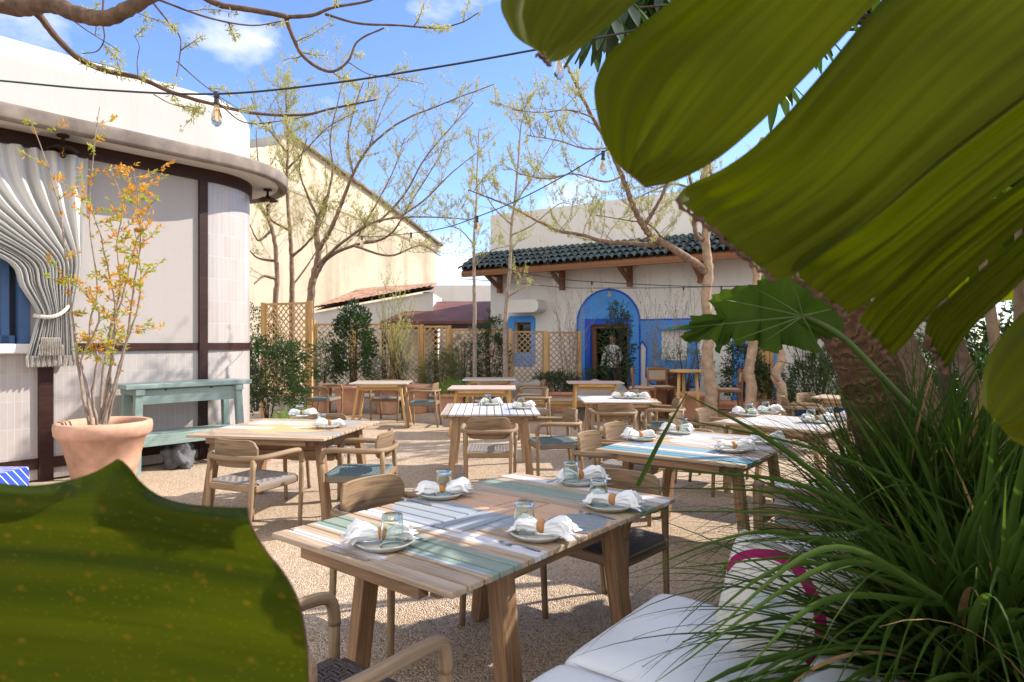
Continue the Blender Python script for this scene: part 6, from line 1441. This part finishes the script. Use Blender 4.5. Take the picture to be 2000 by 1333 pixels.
clump('strap_leaf_clump', 'upright strap leaf clump directly before the ringed trunk', (1.66, 2.72, .5), 330, 1.15, 27, elev=(.85, 1.5), w=.012, droop=.05)
clump('strap_leaf_clump', 'strap leaf clump at the bottom right corner', (1.36, 1.45, .42), 340, .85, 23, elev=(.2, 1.3), w=.010)
m = MB(); cushion(m, .7, .5, .10); o = m.build('seat_cushion', WHITEF, smooth=True); o.location = (.98, 1.72, .50); o.rotation_euler = (R(8), 0, R(52)); tag(o, 'white cushion half hidden under the strap leaves in the lower right corner', 'cushion', 'white cushions on the bench')
m = MB(); a, b = gp(1560, 14.5), gp(2700, 13.0); 
shrub('tall_hedge', 'tall dark hedge closing the garden beyond the banana stems at the right', (9.2, 11.5, 0), 2.6, 1.6, 3.2, LF_DK, 9000, .11, .045)
shrub('garden_shrub', 'dark leafy shrub between the banana stems at the right edge', (4.4, 5.4, 0), 1.0, .9, 1.7, LF_DK, 6000, .10, .035)
# raised bed that carries the strap leaves
m = MB(); m.box((2.35, 2.35, .16), (2.0, 3.0, .32), Matrix.Rotation(R(-38), 3, 'Z')); tag(m.build('planting_bed', SOIL, bevel=.03), kind='structure')

# ================================================================ PERSON in the doorway
def person():
    me = bpy.data.meshes.new('person'); V = []; E = []; Rr = []
    def v(p, r, par=None):
        V.append(p); Rr.append(r)
        if par is not None: E.append((par, len(V) - 1))
        return len(V) - 1
    pel = v((0, 0, .93), (.15, .10)); wa = v((0, 0, 1.08), (.135, .095), pel); ch = v((0, .0, 1.28), (.155, .11), wa); sh_ = v((0, 0, 1.40), (.12, .08), ch); nk = v((0, 0, 1.49), (.052, .052), sh_); hd = v((0, -.01, 1.575), (.075, .085), nk); h2 = v((0, -.01, 1.66), (.082, .095), hd); v((0, 0, 1.72), (.055, .06), h2)
    for s in (-1, 1):
        a = v((s * .17, 0, 1.385), (.062, .06), sh_); b = v((s * .235, -.02, 1.13), (.046, .046), a); c = v((s * .19, -.19, .99), (.034, .032), b); d = v((s * .17, -.25, .975), (.03, .022), c)
        for k in range(4): f = v((s * (.155 + .012 * k), -.32 + .008 * abs(k - 1.5), .97), (.009, .009), d)
        v((s * .135, -.275, .985), (.011, .011), d)
        l = v((s * .095, 0, .85), (.088, .085), pel); kn = v((s * .10, -.01, .49), (.058, .056), l); an = v((s * .10, .02, .09), (.038, .040), kn); v((s * .105, -.13, .04), (.040, .03), an)
    me.from_pydata(V, E, []); o = bpy.data.objects.new('body', me); COL.objects.link(o)
    sk = o.modifiers.new('skin', 'SKIN'); 
    if not me.skin_vertices: bpy.context.view_layer.objects.active = o; 
    lay = me.skin_vertices[0] if me.skin_vertices else None
    if lay:
        for i, r in enumerate(Rr): lay.data[i].radius = r
        lay.data[0].use_root = True
    ss = o.modifiers.new('sub', 'SUBSURF'); ss.levels = 2; ss.render_levels = 2
    t = NT('skin_and_clothes', .8, .2); sx = t.n('SeparateXYZ'); t.l(t.n('TexCoord').outputs['Object'], sx.inputs[0]); z = sx.outputs[2]; y = sx.outputs[1]
    skin = (.48, .27, .19); c = t.mix(t.math('GREATER_THAN', z, .92), (.03, .035, .05), (.70, .70, .72)); c = t.mix(t.math('GREATER_THAN', z, 1.465), c, skin); c = t.mix(t.math('LESS_THAN', y, -.2), c, skin); t.base(c); me.materials.append(t.m)
    return o
pr = thing('person', 'person in a white shirt standing in the arch doorway behind the tall evergreen', 'person', wB((d0 + d1) / 2 - .05, 0, -.30), math.atan2(NB.y, NB.x) + R(90))
po = person(); po.parent = pr; po.location = (0, 0, 0)
hm = MB(); G = []
for i in range(13):
    a = math.pi * .62 * i / 12; G.append([(.098 * math.sin(a) * math.cos(b), .012 + .112 * math.sin(a) * math.sin(b) + .012, 1.66 + .115 * math.cos(a)) for b in [2 * math.pi * j / 24 for j in range(25)]])
hm.grid(G); hm.v = [(x, y if y > -.075 or z > 1.72 else y * .7, z) for x, y, z in hm.v]; hm.build('hair', simple('dark_hair', (.02, .014, .01), .6, .2, 60, .3), pr, smooth=True)
fm = MB()
for s in (-1, 1): fm.lathe([(0, .007), (.007, .004), (.009, 0), (0, -.002)], 10, (s * .032, 0, 0))
fm.v = [(x, -.100 - z, 1.655 + y) for x, y, z in fm.v]; fm.box((0, -.105, 1.60), (.045, .008, .008)); fm.build('eyes_and_mouth', simple('dark_features', (.10, .03, .025), .5, .1, 10, 0), pr)
nb = MB(); nb.prism([(-.015, 0), (.015, 0), (.006, .05), (-.006, .05)], 0, .022, lambda x, y, h: (x, -.098 - h * (1 - y * 14), 1.615 + y)); nb.build('nose', simple('skin_tone', (.48, .27, .19), .6, .05, 10, 0), pr, bevel=.004)
